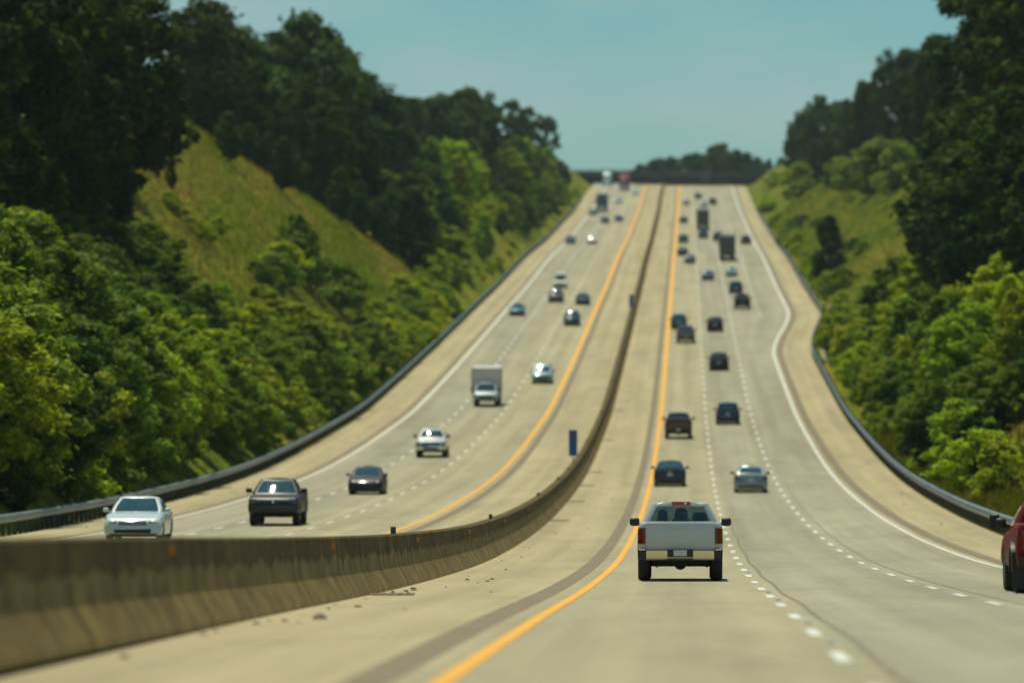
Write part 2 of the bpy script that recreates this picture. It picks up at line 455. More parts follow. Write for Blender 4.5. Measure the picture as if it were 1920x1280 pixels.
# ---------------------------------------------------------------- median barrier
def barrier_mat():
    m, n, l, b = new_mat("stained_concrete")
    uv = n.new("ShaderNodeUVMap"); uv.uv_map = "road"
    sp = n.new("ShaderNodeSeparateXYZ"); l.new(uv.outputs[0], sp.inputs[0])
    def nz(sx, sy, det, rough=.55):
        cb = n.new("ShaderNodeCombineXYZ")
        for k_, s_ in ((0, sx), (1, sy)):
            mu = n.new("ShaderNodeMath"); mu.operation = 'MULTIPLY'; mu.inputs[1].default_value = s_
            l.new(sp.outputs[k_], mu.inputs[0]); l.new(mu.outputs[0], cb.inputs[k_])
        t = n.new("ShaderNodeTexNoise"); t.inputs["Scale"].default_value = 1; t.inputs["Detail"].default_value = det; t.inputs["Roughness"].default_value = rough
        l.new(cb.outputs[0], t.inputs[0]); return t.outputs["Fac"]
    def mulc(a_, b_):
        mx = n.new("ShaderNodeMix"); mx.data_type = 'RGBA'; mx.blend_type = 'MULTIPLY'; mx.inputs[0].default_value = 1
        l.new(a_, mx.inputs[6]); l.new(b_, mx.inputs[7]); return mx.outputs[2]
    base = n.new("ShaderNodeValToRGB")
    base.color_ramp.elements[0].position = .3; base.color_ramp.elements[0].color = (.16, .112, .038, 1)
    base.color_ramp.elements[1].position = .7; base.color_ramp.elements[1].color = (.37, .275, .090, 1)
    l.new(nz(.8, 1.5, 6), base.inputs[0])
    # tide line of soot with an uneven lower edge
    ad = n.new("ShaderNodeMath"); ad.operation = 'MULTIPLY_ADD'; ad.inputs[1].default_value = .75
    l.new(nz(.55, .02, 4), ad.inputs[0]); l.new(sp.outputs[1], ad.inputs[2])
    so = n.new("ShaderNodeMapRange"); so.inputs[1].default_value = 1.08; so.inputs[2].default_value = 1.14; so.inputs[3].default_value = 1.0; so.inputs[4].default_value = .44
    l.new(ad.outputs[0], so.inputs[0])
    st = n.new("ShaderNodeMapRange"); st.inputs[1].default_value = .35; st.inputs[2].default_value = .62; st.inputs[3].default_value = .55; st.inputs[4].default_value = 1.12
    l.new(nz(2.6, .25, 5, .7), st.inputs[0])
    # casting joints
    fr = n.new("ShaderNodeMath"); fr.operation = 'PINGPONG'; fr.inputs[1].default_value = 2.25
    l.new(sp.outputs[0], fr.inputs[0])
    jt = n.new("ShaderNodeMapRange"); jt.inputs[1].default_value = .0; jt.inputs[2].default_value = .09; jt.inputs[3].default_value = .45; jt.inputs[4].default_value = 1
    l.new(fr.outputs[0], jt.inputs[0])
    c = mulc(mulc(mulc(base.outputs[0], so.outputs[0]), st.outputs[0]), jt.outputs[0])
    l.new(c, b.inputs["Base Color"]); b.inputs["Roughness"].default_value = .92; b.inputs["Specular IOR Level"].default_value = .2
    bp = n.new("ShaderNodeBump"); bp.inputs["Strength"].default_value = .25
    l.new(nz(9, 9, 6), bp.inputs["Height"]); l.new(bp.outputs[0], b.inputs["Normal"])
    return m
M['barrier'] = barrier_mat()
BP = [(-3.98, -.03), (-4.0, .09), (-4.21, .46), (-4.27, 1.10), (-4.30, 1.13), (-4.60, 1.13), (-4.63, 1.10), (-4.69, .46), (-4.90, .09), (-4.92, -.03)]
BD = [20 + 2.5 * i for i in range(680)]
def BR(t, d, h): return Vector((cx(d) + t, d, zr(d) + h + .10 * (1 - ss(45, 95, d))))
m = MB(); m.grid([[BR(t, d, h) for t, h in BP] for d in BD])
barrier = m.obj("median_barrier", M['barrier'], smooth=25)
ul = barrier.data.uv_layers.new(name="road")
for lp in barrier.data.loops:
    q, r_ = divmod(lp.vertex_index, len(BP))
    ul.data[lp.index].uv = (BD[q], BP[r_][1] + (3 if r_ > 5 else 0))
tag(barrier, "long stained concrete barrier dividing the two carriageways", "barrier")
for d in (127, 190, 251, 290, 315, 376, 437, 498):
    m = MB(); c = BR(-4.45, d, 1.13)
    m.box(c + Vector((0, 0, .07)), (.06, .03, .09)); m.box(c + Vector((0, -.035, .09)), (.05, .006, .055))
    o = m.obj("reflector", M['green'], barrier); o["label"] = "small green reflector on top of the barrier"
for d in (40, 70, 102, 134, 166, 198, 230, 262):
    m = MB(); c = BR(-4.258, d, .97)
    m.box(c, (.02, .05, .06), 0); m.box(c + Vector((.02, -.052, 0)), (.04, .008, .055))
    o = m.obj("reflector", M['amber'], barrier); o["label"] = "amber reflector on the face of the barrier"

# ---------------------------------------------------------------- guardrails
WB = [(0, .86), (-.075, .80), (-.08, .755), (-.01, .71), (-.01, .67), (-.08, .625), (-.075, .575), (0, .52)]
def guardrail(tf, d0, d1, side, label):
    root = empty("guardrail", P(tf(d0), d0)); tag(root, label, "guardrail")
    def loc(v): return v - root.location
    dl = list(np.arange(d0, d1, 3.81))
    m = MB(); m.grid([[loc(P(tf(d) + side * a, d, z)) for a, z in WB] for d in dl])
    b = m.obj("beam", M['zinc'], root, smooth=30)
    sol = b.modifiers.new("thickness", 'SOLIDIFY'); sol.thickness = .012
    pm = MB(); pm.box((side * .16, 0, .37), (.07, .085, .43)); pm.box((side * .05, 0, .69), (.045, .075, .17))
    pmesh = pm.mesh("post", M['postwood'])
    allp = list(np.arange(d0 + .9, d1 - 2, 1.905)); near, far = allp[:100], allp[100:]
    for d in near:
        o = bpy.data.objects.new("post", pmesh); o.location = loc(P(tf(d), d)); col.objects.link(o); o.parent = root
    fm = MB()
    for d in far:
        p = loc(P(tf(d), d))
        fm.box(p + Vector((side * .16, 0, .37)), (.07, .085, .43)); fm.box(p + Vector((side * .05, 0, .69)), (.045, .075, .17))
    f = fm.obj("post", M['postwood'], root); f["kind"] = "stuff"
    return root
guardrail(lambda d: -24.30, 205, 1450, -1, "steel guardrail on close-set posts along the left shoulder")
guardrail(lambda d: right_edge(d) + 4.0, 190, 1400, 1, "steel guardrail along the right shoulder that bends outward uphill")

# ---------------------------------------------------------------- overpass
M['bridge'] = simple("weathered_bridge", (0.040, 0.036, 0.033), 0.85, noise=0.35, scale=0.25)
M['bridgec'] = simple("old_parapet", (0.075, 0.068, 0.055), 0.9, noise=0.3, scale=0.2)
bx, bd = cx(1750), 1750.0
br = empty("overpass_bridge", (bx, bd, 50.0)); tag(br, "dark overpass crossing the motorway at the top of the hill", "bridge")
m = MB()
for yy in (-4.2, -1.4, 1.4, 4.2): m.box((0, yy, 9.55), (78, .35, .85)); m.box((0, yy, 8.72), (78, .55, .05))
m.obj("girder", M['bridge'], br)
m = MB(); m.box((0, 0, 10.62), (80, 5.6, .22)); m.obj("deck", M['bridgec'], br)
for yy in (-5.45, 5.45):
    m = MB(); m.box((0, yy, 11.5), (80, .14, .66))
    for i in range(40): m.box((-78 + i * 4, yy - .02, 11.5), (.18, .20, .70))
    m.obj("parapet", M['bridgec'], br)
    m = MB(); m.box((0, yy, 12.75), (80, .05, .05)); m.box((0, yy, 12.45), (80, .04, .04))
    for i in range(41): m.box((-79 + i * 3.95, yy, 12.45), (.05, .05, .32))
    m.obj("railing", M['bridge'], br)
for tt in (-27.5, -4.45, 21.5):
    m = MB(); m.box((tt, 0, 8.3), (.8, 5.2, .38))
    for yy in (-3.6, 0, 3.6): m.tube((tt, yy, 2), (tt, yy, 8.1), .55, .55, 12)
    m.obj("pier", M['bridgec'], br)

# ---------------------------------------------------------------- mile signs, drains, litter on the shoulder
def mile_sign(d, label):
    p = BR(-4.45, d, 1.13)
    r = empty("mile_marker_sign", p, (0, 0, -HEAD)); tag(r, label, "road sign", "blue mile signs on the barrier")
    m = MB(); m.box((0, 0, .5), (.035, .02, .5)); m.box((0, 0, .012), (.10, .10, .012)); m.obj("post", M['poststeel'], r)
    m = MB(); m.box((0, -.03, 1.25), (.245, .006, .75)); pn = m.obj("panel", M['blue'], r)
    bev = pn.modifiers.new("round", 'BEVEL'); bev.width = .004
    m = MB()      # route shield
    pts = [(-.12, 1.76), (0, 1.80), (.12, 1.76), (.125, 1.62), (.06, 1.52), (0, 1.48), (-.06, 1.52), (-.125, 1.62)]
    m.add([(x, -.044, z) for x, z in pts] + [(x, -.037, z) for x, z in pts], [tuple(range(7, -1, -1))] + [(i, (i + 1) % 8, 8 + (i + 1) % 8, 8 + i) for i in range(8)])
    m.obj("shield", simple("shield_blue", (.02, .05, .22), .4), r)
    m = MB(); m.box((0, -.046, 1.72), (.105, .003, .035)); m.obj("shield_band", M['signred'], r)
    return r
mile_sign(328, "nearer tall blue mile sign standing on the median barrier")
mile_sign(672, "farther small blue mile sign standing on the median barrier")
for i, d in enumerate((109, 253, 292, 325, 352, 411, 470)):
    m = MB(); p = P(-3.55, d, .012); m.box(p, (.42, .40, .012), -HEAD)
    for j in range(5): m.box(p + Vector((-.32 + j * .16, 0, .014)), (.03, .36, .006), -HEAD)
    o = m.obj("drain_grate", M['rust'])
    tag(o, "rusty flat drain cover beside the foot of the barrier", "drain", "drain covers along the barrier foot")
rnd = random.Random(5)
def stone(t, d, s, label, group=None):
    m = MB(); n1, n2 = 7, 4; vs = []
    rows = []
    for k_ in range(n2 + 1):
        a = math.pi * .5 * k_ / n2
        rows.append([(s * math.cos(a) * (1 + rnd.uniform(-.25, .25)) * math.cos(2 * math.pi * i / n1) * 1.5, s * math.cos(a) * math.sin(2 * math.pi * i / n1) * (1 + rnd.uniform(-.2, .2)), s * .75 * math.sin(a) * (1 + rnd.uniform(-.15, .15))) for i in range(n1)])
    m.grid(rows, close=True)
    o = m.obj("stone", M['rock'], loc=P(t, d, -.005)); o.rotation_euler = (0, 0, rnd.uniform(0, 6))
    tag(o, label, "stone", group)
stone(-3.05, 80, .11, "largest dark stone lying on the shoulder in front of the barrier")
for i in range(46):
    d = rnd.choice([rnd.uniform(52, 140), rnd.uniform(60, 330)]); t = rnd.choice([rnd.uniform(-3.7, -1.3), -3.8 + abs(rnd.gauss(0, .5))])
    stone(t, d, rnd.uniform(.018, .055), "small dark pebble scattered on the shoulder right of the barrier", "pebbles on the median shoulder")
for i in range(14):
    d = rnd.uniform(210, 420)
    stone(rnd.choice([rnd.uniform(-23.8, -21.4), rnd.uniform(12.3, 14.6)]), d, rnd.uniform(.03, .08), "small dark pebble on the outer shoulder beside a guardrail", "pebbles on the outer shoulders")

# ---------------------------------------------------------------- air
m, n, l, _p = new_mat("thin_haze")
n.remove(_p)
vol = n.new("ShaderNodeVolumePrincipled")
vol.inputs["Color"].default_value = (.70, .86, .88, 1)
vol.inputs["Density"].default_value = .00005
vol.inputs["Anisotropy"].default_value = .2
l.new(vol.outputs[0], n["Material Output"].inputs["Volume"])
hz = MB(); hz.box((0, 1900, 50), (1900, 2100, 62)); o = hz.obj("haze", m); tag(o, "thin summer haze over the far end of the motorway", kind="stuff")
# ---------------------------------------------------------------- foliage
def leaf_mat(name, rgb, var=.5, trans=.35, hue=.03, spec=.1):
    m, n, l, b = new_mat(name)
    geo = n.new("ShaderNodeNewGeometry"); oi = n.new("ShaderNodeObjectInfo")
    hs = n.new("ShaderNodeHueSaturation"); hs.inputs["Color"].default_value = tuple(rgb) + (1,)
    v1 = n.new("ShaderNodeMapRange"); v1.inputs[3].default_value = 1 - var; v1.inputs[4].default_value = 1 + var
    l.new(geo.outputs["Random Per Island"], v1.inputs[0])
    v2 = n.new("ShaderNodeMapRange"); v2.inputs[3].default_value = .72; v2.inputs[4].default_value = 1.28
    l.new(oi.outputs["Random"], v2.inputs[0])
    mu = n.new("ShaderNodeMath"); mu.operation = 'MULTIPLY'; l.new(v1.outputs[0], mu.inputs[0]); l.new(v2.outputs[0], mu.inputs[1])
    l.new(mu.outputs[0], hs.inputs["Value"])
    h = n.new("ShaderNodeMapRange"); h.inputs[3].default_value = .5 - hue; h.inputs[4].default_value = .5 + hue
    wn_ = n.new("ShaderNodeTexWhiteNoise"); wn_.noise_dimensions = '1D'; l.new(oi.outputs["Random"], wn_.inputs["W"])
    l.new(wn_.outputs["Value"], h.inputs[0]); l.new(h.outputs[0], hs.inputs["Hue"])
    b.inputs["Roughness"].default_value = .6; b.inputs["Specular IOR Level"].default_value = spec
    l.new(hs.outputs[0], b.inputs["Base Color"])
    tr = n.new("ShaderNodeBsdfTranslucent"); tm = n.new("ShaderNodeMix"); tm.data_type = 'RGBA'; tm.blend_type = 'MULTIPLY'; tm.inputs[0].default_value = 1
    l.new(hs.outputs[0], tm.inputs[6]); tm.inputs[7].default_value = (1.5, 1.5, .5, 1); l.new(tm.outputs[2], tr.inputs[0])
    mx = n.new("ShaderNodeMixShader"); mx.inputs[0].default_value = trans
    l.new(b.outputs[0], mx.inputs[1]); l.new(tr.outputs[0], mx.inputs[2]); l.new(mx.outputs[0], n["Material Output"].inputs[0])
    return m
M['leaf_dark'] = leaf_mat("leaves_dark", (.034, .064, .008), trans=.22, spec=.03)  # dark foliage; shade and corner falloff are also put into this colour
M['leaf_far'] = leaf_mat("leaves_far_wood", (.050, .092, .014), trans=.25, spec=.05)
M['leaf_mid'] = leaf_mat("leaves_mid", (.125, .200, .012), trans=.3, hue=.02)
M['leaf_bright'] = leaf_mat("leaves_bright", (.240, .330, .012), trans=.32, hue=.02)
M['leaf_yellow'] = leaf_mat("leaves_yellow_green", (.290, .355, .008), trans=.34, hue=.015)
M['bark'] = simple("bark", (.055, .045, .032), .9, noise=.4, scale=3)

def crown(name, seed, prof, H, nclump, nleaf, leaf, cr, flat=.75, mat='leaf_mid'):
    """a crown of many small leaf faces gathered in clumps inside an uneven outline.
    prof: (height fraction, radius) of the outline"""
    rg = np.random.default_rng(seed)
    hz = np.array([p[0] for p in prof]) * H; rr = np.array([p[1] for p in prof])
    lob = rg.uniform(.72, 1.22, 7); ph = rg.uniform(0, 6.28, 7)
    cs, rs = [], []
    w = rr / rr.sum(); cw = np.cumsum(w)
    while len(cs) < nclump:
        z = rg.uniform(hz[0], hz[-1]); r0 = np.interp(z, hz, rr)
        if rg.random() > (r0 / rr.max()) ** .8 + .08: continue
        a = rg.uniform(0, 6.283)
        k = lob[int((a / 6.283 * 7 + z * .35) % 7)]
        rad = r0 * k * math.sqrt(rg.uniform(.12, 1.0))
        cs.append((rad * math.cos(a), rad * math.sin(a), z + rg.normal(0, .2))); rs.append(cr * rg.uniform(.6, 1.35))
    cs, rs = np.array(cs), np.array(rs)
    idx = rg.integers(0, nclump, nclump * nleaf)
    dirv = rg.normal(size=(len(idx), 3)); dirv /= np.linalg.norm(dirv, axis=1)[:, None]
    dist = rg.uniform(.25, 1, len(idx)) ** .55
    pos = cs[idx] + dirv * (rs[idx] * dist)[:, None] * np.array([1, 1, flat])
    # ragged sprigs reaching out of the clumps
    spr = rg.random(len(idx)) < .10
    pos[spr] += dirv[spr] * (rs[idx][spr] * rg.uniform(.1, .6, spr.sum()))[:, None]
    nrm = dirv * .8 + rg.normal(size=dirv.shape) * .65 + np.array([0, 0, .8])
    nrm /= np.linalg.norm(nrm, axis=1)[:, None]
    tmp = rg.normal(size=nrm.shape); u = np.cross(nrm, tmp); u /= np.linalg.norm(u, axis=1)[:, None]; v = np.cross(nrm, u)
    s = leaf * rg.uniform(.55, 1.3, len(idx))
    L = (u * s[:, None]); W = v * (s * rg.uniform(.38, .62, len(idx)))[:, None]
    sag = nrm * (s * .22)[:, None]
    q = np.stack([pos - L, pos - W + sag, pos + L, pos + W + sag], 1).reshape(-1, 3)
    n = len(idx)
    me = bpy.data.meshes.new(name)
    me.vertices.add(4 * n); me.vertices.foreach_set("co", q.astype(np.float32).ravel())
    me.loops.add(4 * n); me.loops.foreach_set("vertex_index", np.arange(4 * n, dtype=np.int32))
    me.polygons.add(n); me.polygons.foreach_set("loop_start", np.arange(0, 4 * n, 4, dtype=np.int32))
    me.materials.append(M[mat]); me.update(calc_edges=True)
    return me, cs
def trunk(name, H, top, r, cs, seed, limbs=9):
    rg = random.Random(seed); m = MB(); p = Vector((0, 0, -.6)); n = 7
    for i in range(n):
        q = Vector((rg.uniform(-.2, .2) * r * 4 * i / n, rg.uniform(-.2, .2) * r * 4 * i / n, top * (i + 1) / n))
        m.tube(p, q, r * (1.15 - .95 * i / n), r * (1.15 - .95 * (i + 1) / n), 8, cap=False); p = q
    for c in rg.sample(list(map(tuple, cs)), min(limbs, len(cs))):
        z0 = max(top * .25, min(top * .9, c[2] * .72 - .5)); rr = r * (1.1 - .95 * z0 / top) * .55
        a = Vector((0, 0, z0)); b = Vector(c); mid = a.lerp(b, .55) + Vector((0, 0, .3))
        m.tube(a, mid, rr, rr * .65, 6, cap=False); m.tube(mid, b, rr * .65, rr * .2, 6, cap=False)
    return m.mesh(name, M['bark'], smooth=60)
TALL = [(.16, 1.2), (.28, 3.0), (.45, 4.3), (.62, 4.5), (.78, 3.8), (.90, 2.5), (1.0, .8)]
TALL2 = [(.22, 1.6), (.38, 3.4), (.55, 3.7), (.70, 3.9), (.86, 3.3), (1.0, 1.2)]
SLIM = [(.08, 1.2), (.2, 2.1), (.45, 2.5), (.7, 2.0), (.88, 1.2), (1.0, .3)]
SMALL = [(.05, 1.5), (.2, 2.4), (.45, 2.7), (.7, 2.2), (.88, 1.3), (1.0, .4)]
BUSH = [(.0, 1.5), (.2, 2.0), (.5, 2.0), (.8, 1.3), (1.0, .4)]
KIND = {}
def kind(name, seeds, prof, H, nclump, nleaf, leaf, cr, r, top, flat=.75):
    KIND[name] = []
    for s_ in seeds:
        me, cs = crown("crown", s_, prof, H, nclump, nleaf, leaf, cr, flat)
        KIND[name].append((me, trunk("trunk", H, top, r, cs, s_), H))
kind('tall', (1, 2, 3), TALL, 20, 110, 110, .40, 1.25, .32, 16)
kind('open', (4, 5, 17), TALL2, 20, 62, 110, .38, .98, .30, 17)
kind('slim', (6, 7), SLIM, 14, 80, 90, .32, .85, .20, 11)
kind('small', (8, 9, 10), SMALL, 7, 80, 130, .19, .56, .12, 5)
kind('fine', (14, 15, 16), SMALL, 8, 120, 160, .15, .54, .12, 6)
kind('bush', (11, 12, 13), BUSH, 3.4, 42, 130, .15, .50, .06, 2)
rt = random.Random(77)
def tree(kn, name, t, d, h, mat, label, cat, group, wide=1.0, seed=None):
    lst = KIND[kn]; cm, tm, H = lst[rt.randrange(len(lst))]
    s = h / H
    r = empty(name, T(t, d, -.15)); tag(r, label, cat, group)
    r.rotation_euler = (rt.uniform(-.03, .03), rt.uniform(-.03, .03), rt.uniform(0, 6.28))
    r.scale = (s * wide, s * wide, s)
    for nm, me in (("trunk", tm), ("crown", cm)):
        o = bpy.data.objects.new(nm, me); col.objects.link(o); o.parent = r
        if nm == "crown":
            o.material_slots[0].link = 'OBJECT'; o.material_slots[0].material = M[mat]
    return r
TREE_TEXT = [
    ('tree', 'tall dark tree high on the left, at the left frame edge', 'tree', 'tall dark trees at the upper left'),
    ('tree', 'tallest dark tree high on the left, left of the pale sedan', 'tree', 'tall dark trees at the upper left'),
    ('tree', 'tall dark tree high on the left, left of the pale sedan', 'tree', 'tall dark trees at the upper left'),
    ('tree', 'tall dark tree high on the left, straight above the pale sedan', 'tree', 'tall dark trees at the upper left'),
    ('tree', 'lower dark tree at the upper left, at the left frame edge', 'tree', 'lower dark trees at the upper left'),
    ('tree', 'tallest lower dark tree at the upper left, at the left frame edge', 'tree', 'lower dark trees at the upper left'),
    ('tree', 'lower dark tree at the upper left, left of the pale sedan', 'tree', 'lower dark trees at the upper left'),
    ('tree', 'lower dark tree at the upper left, straight above the pale sedan', 'tree', 'lower dark trees at the upper left'),
    ('tree', 'small dark upright tree standing alone at the top left of the grassy slope', 'tree', None),
    ('tree', 'tall dark tree behind the grassy left slope, just left of the black pickup', 'tree', 'forest trees behind the left grassy slope'),
    ('tree', 'tall dark tree behind the grassy left slope, straight above the black pickup', 'tree', 'forest trees behind the left grassy slope'),
    ('tree', 'tallest dark tree behind the grassy left slope, straight above the black pickup', 'tree', 'forest trees behind the left grassy slope'),
    ('tree', 'tall dark tree behind the grassy left slope, straight above the black sedan', 'tree', 'forest trees behind the left grassy slope'),
    ('tree', 'dark lower tree edging the wood behind the left slope, just left of the black pickup', 'tree', 'edge trees behind the left grassy slope'),
    ('tree', 'dark lower tree edging the wood behind the left slope, straight above the black pickup', 'tree', 'edge trees behind the left grassy slope'),
    ('tree', 'dark lower tree edging the wood behind the left slope, straight above the black sedan', 'tree', 'edge trees behind the left grassy slope'),
    ('tree', 'dark lower tree edging the wood behind the left slope, above the downhill silver pickup', 'tree', 'edge trees behind the left grassy slope'),
    ('tree', 'tallest dark lower tree edging the wood behind the left slope, above the downhill silver pickup', 'tree', 'edge trees behind the left grassy slope'),
    ('tree', 'tall skyline tree on the left hillside, above the downhill silver pickup', 'tree', 'skyline trees along the left of the motorway'),
    ('tree', 'tall skyline tree on the left hillside, above the white box truck', 'tree', 'skyline trees along the left of the motorway'),
    ('tree', 'tallest skyline tree on the left hillside, above the white box truck', 'tree', 'skyline trees along the left of the motorway'),
    ('tree', 'tall skyline tree on the left hillside, close to the bridge', 'tree', 'skyline trees along the left of the motorway'),
    ('bush', 'low bush below the left hillside, above the downhill silver pickup', 'bush', 'low bushes by the left guardrail uphill'),
    ('bush', 'low bush below the left hillside, above the white box truck', 'bush', 'low bushes by the left guardrail uphill'),
    ('bush', 'low bush below the left hillside, close to the bridge', 'bush', 'low bushes by the left guardrail uphill'),
    ('bush', 'tallest low bush below the left hillside, close to the bridge', 'bush', 'low bushes by the left guardrail uphill'),
    ('tree', 'round green tree standing alone on the grassy left slope', 'tree', None),
    ('bush', 'green bush on the lower grassy left slope, straight above the black pickup', 'bush', 'bushes on the grassy left slope'),
    ('bush', 'green bush on the lower grassy left slope, straight above the black sedan', 'bush', 'bushes on the grassy left slope'),
    ('bush', 'tallest green bush on the lower grassy left slope, straight above the black sedan', 'bush', 'bushes on the grassy left slope'),
    ('bush', 'green bush at the left end of the grassy slope, straight above the pale sedan', 'bush', 'bushes under the tall left trees'),
    ('bush', 'green bush at the left end of the grassy slope, just left of the black pickup', 'bush', 'bushes under the tall left trees'),
    ('bush', 'bright rounded bush at the top of the grass strip on the right', 'bush', None),
    ('bush', 'bright leafy bush at the right frame edge above the grass strip', 'bush', None),
    ('tree', 'tall dark tree at the upper right, above the red truck mirror', 'tree', 'tall dark trees at the upper right'),
    ('tree', 'tall dark tree at the upper right, at the right frame edge', 'tree', 'tall dark trees at the upper right'),
    ('tree', 'tallest dark tree at the upper right, at the right frame edge', 'tree', 'tall dark trees at the upper right'),
    ('tree', 'tallest dark tree on the upper right bank, left of the red truck', 'tree', 'dark trees on the right bank'),
    ('tree', 'dark tree on the upper right bank, above the red truck mirror', 'tree', 'dark trees on the right bank'),
    ('tree', 'dark tree on the upper right bank, at the right frame edge', 'tree', 'dark trees on the right bank'),
    ('tree', 'dark skyline tree right of the bridge, closest to the bridge', 'tree', 'skyline trees right of the bridge'),
    ('tree', 'dark skyline tree right of the bridge, where the rail bends', 'tree', 'skyline trees right of the bridge'),
    ('tree', 'tallest dark skyline tree right of the bridge, where the rail bends', 'tree', 'skyline trees right of the bridge'),
    ('tree', 'dark skyline tree right of the bridge, above the rail bend', 'tree', 'skyline trees right of the bridge'),
    ('tree', 'open crowned tree topping the right grassy slope, above the rail bend', 'tree', 'open dark trees on top of the right grassy slope'),
    ('tree', 'open crowned tree topping the right grassy slope, right of the rail bend', 'tree', 'open dark trees on top of the right grassy slope'),
    ('tree', 'open crowned tree topping the right grassy slope, left of the red truck', 'tree', 'open dark trees on top of the right grassy slope'),
    ('tree', 'tallest open crowned tree topping the right grassy slope, left of the red truck', 'tree', 'open dark trees on top of the right grassy slope'),
    ('tree', 'dark lower tree edging the right grassy slope, closest to the bridge', 'tree', 'edge trees of the right grassy slope'),
    ('tree', 'dark lower tree edging the right grassy slope, where the rail bends', 'tree', 'edge trees of the right grassy slope'),
    ('tree', 'dark lower tree edging the right grassy slope, above the rail bend', 'tree', 'edge trees of the right grassy slope'),
    ('tree', 'dark lower tree edging the right grassy slope, right of the rail bend', 'tree', 'edge trees of the right grassy slope'),
    ('tree', 'dark lower tree edging the right grassy slope, left of the red truck', 'tree', 'edge trees of the right grassy slope'),
    ('tree', 'tallest dark lower tree edging the right grassy slope, left of the red truck', 'tree', 'edge trees of the right grassy slope'),
    ('bush', 'light bush at the upper edge of right slope, closest to the bridge', 'bush', 'light bushes at the top of the right grassy slope'),
    ('bush', 'light bush at the upper edge of right slope, where the rail bends', 'bush', 'light bushes at the top of the right grassy slope'),
    ('bush', 'light bush at the upper edge of right slope, above the rail bend', 'bush', 'light bushes at the top of the right grassy slope'),
    ('bush', 'light bush at the upper edge of right slope, right of the rail bend', 'bush', 'light bushes at the top of the right grassy slope'),
    ('bush', 'low green bush beside the right guardrail uphill, closest to the bridge', 'bush', 'low bushes by the right guardrail uphill'),
    ('bush', 'low green bush beside the right guardrail uphill, where the rail bends', 'bush', 'low bushes by the right guardrail uphill'),
    ('bush', 'low green bush beside the right guardrail uphill, above the rail bend', 'bush', 'low bushes by the right guardrail uphill'),
    ('tree', 'dark rounded tree standing beside the right guardrail below the grassy slope', 'tree', None),
    ('bush', 'green bush in the middle of the right grassy slope', 'bush', None),
    ('tree', 'distant dark tree on the skyline behind the overpass, above the median barrier', 'tree', 'distant trees behind the overpass'),
    ('tree', 'distant dark tree on the skyline behind the overpass, above the uphill lanes', 'tree', 'distant trees behind the overpass'),
    ('tree', 'tallest distant dark tree on the skyline behind the overpass, above the uphill lanes', 'tree', 'distant trees behind the overpass'),
    ('tree', 'distant dark tree on the skyline behind the overpass, closest to the bridge', 'tree', 'distant trees behind the overpass'),
    ('tree', 'leafy tree of the near left thicket, straight above the pale sedan', 'tree', 'leafy trees of the near left thicket'),
    ('tree', 'leafy tree of the near left thicket, at the left frame edge', 'tree', 'leafy trees of the near left thicket'),
    ('tree', 'leafy tree of the near left thicket, left of the pale sedan', 'tree', 'leafy trees of the near left thicket'),
    ('tree', 'tallest leafy tree of the near left thicket, at the left frame edge', 'tree', 'leafy trees of the near left thicket'),
    ('sapling', 'sunlit young tree below the grassy left slope, straight above the black pickup', 'sapling', 'young trees of the left thicket'),
    ('sapling', 'sunlit young tree below the grassy left slope, just left of the black pickup', 'sapling', 'young trees of the left thicket'),
    ('sapling', 'sunlit young tree below the grassy left slope, straight above the pale sedan', 'sapling', 'young trees of the left thicket'),
    ('sapling', 'sunlit young tree below the grassy left slope, at the left frame edge', 'sapling', 'young trees of the left thicket'),
    ('sapling', 'sunlit young tree below the grassy left slope, left of the pale sedan', 'sapling', 'young trees of the left thicket'),
    ('sapling', 'sunlit young tree below the grassy left slope, straight above the black sedan', 'sapling', 'young trees of the left thicket'),
    ('sapling', 'tallest sunlit young tree below the grassy left slope, straight above the pale sedan', 'sapling', 'young trees of the left thicket'),
    ('sapling', 'small young tree low on the left slope, straight above the black sedan', 'sapling', 'small young trees low on the left slope'),
    ('sapling', 'small young tree low on the left slope, straight above the black pickup', 'sapling', 'small young trees low on the left slope'),
    ('sapling', 'small young tree low on the left slope, above the downhill silver pickup', 'sapling', 'small young trees low on the left slope'),
    ('sapling', 'tallest small young tree low on the left slope, straight above the black sedan', 'sapling', 'small young trees low on the left slope'),
    ('bush', 'low bush growing right behind the left guardrail, straight above the black sedan', 'bush', 'low bushes right behind the left guardrail'),
    ('bush', 'low bush growing right behind the left guardrail, above the downhill silver pickup', 'bush', 'low bushes right behind the left guardrail'),
    ('bush', 'low bush growing right behind the left guardrail, just left of the black pickup', 'bush', 'low bushes right behind the left guardrail'),
    ('bush', 'low bush growing right behind the left guardrail, at the left frame edge', 'bush', 'low bushes right behind the left guardrail'),
    ('bush', 'low bush growing right behind the left guardrail, straight above the black pickup', 'bush', 'low bushes right behind the left guardrail'),
    ('bush', 'low bush growing right behind the left guardrail, straight above the pale sedan', 'bush', 'low bushes right behind the left guardrail'),
    ('bush', 'low bush growing right behind the left guardrail, left of the pale sedan', 'bush', 'low bushes right behind the left guardrail'),
    ('tree', 'green tree on the left hillside, close to the bridge', 'tree', 'green trees on the left hillside'),
    ('tree', 'green tree on the left hillside, above the white box truck', 'tree', 'green trees on the left hillside'),
    ('tree', 'green tree on the left hillside, above the downhill silver pickup', 'tree', 'green trees on the left hillside'),
    ('tree', 'tallest green tree on the left hillside, above the downhill silver pickup', 'tree', 'green trees on the left hillside'),
    ('tree', 'green tree on the left hillside, straight above the black sedan', 'tree', 'green trees on the left hillside'),
    ('sapling', 'smaller green tree behind the left guardrail uphill, above the white box truck', 'sapling', 'smaller trees behind the left guardrail uphill'),
    ('sapling', 'smaller green tree behind the left guardrail uphill, close to the bridge', 'sapling', 'smaller trees behind the left guardrail uphill'),
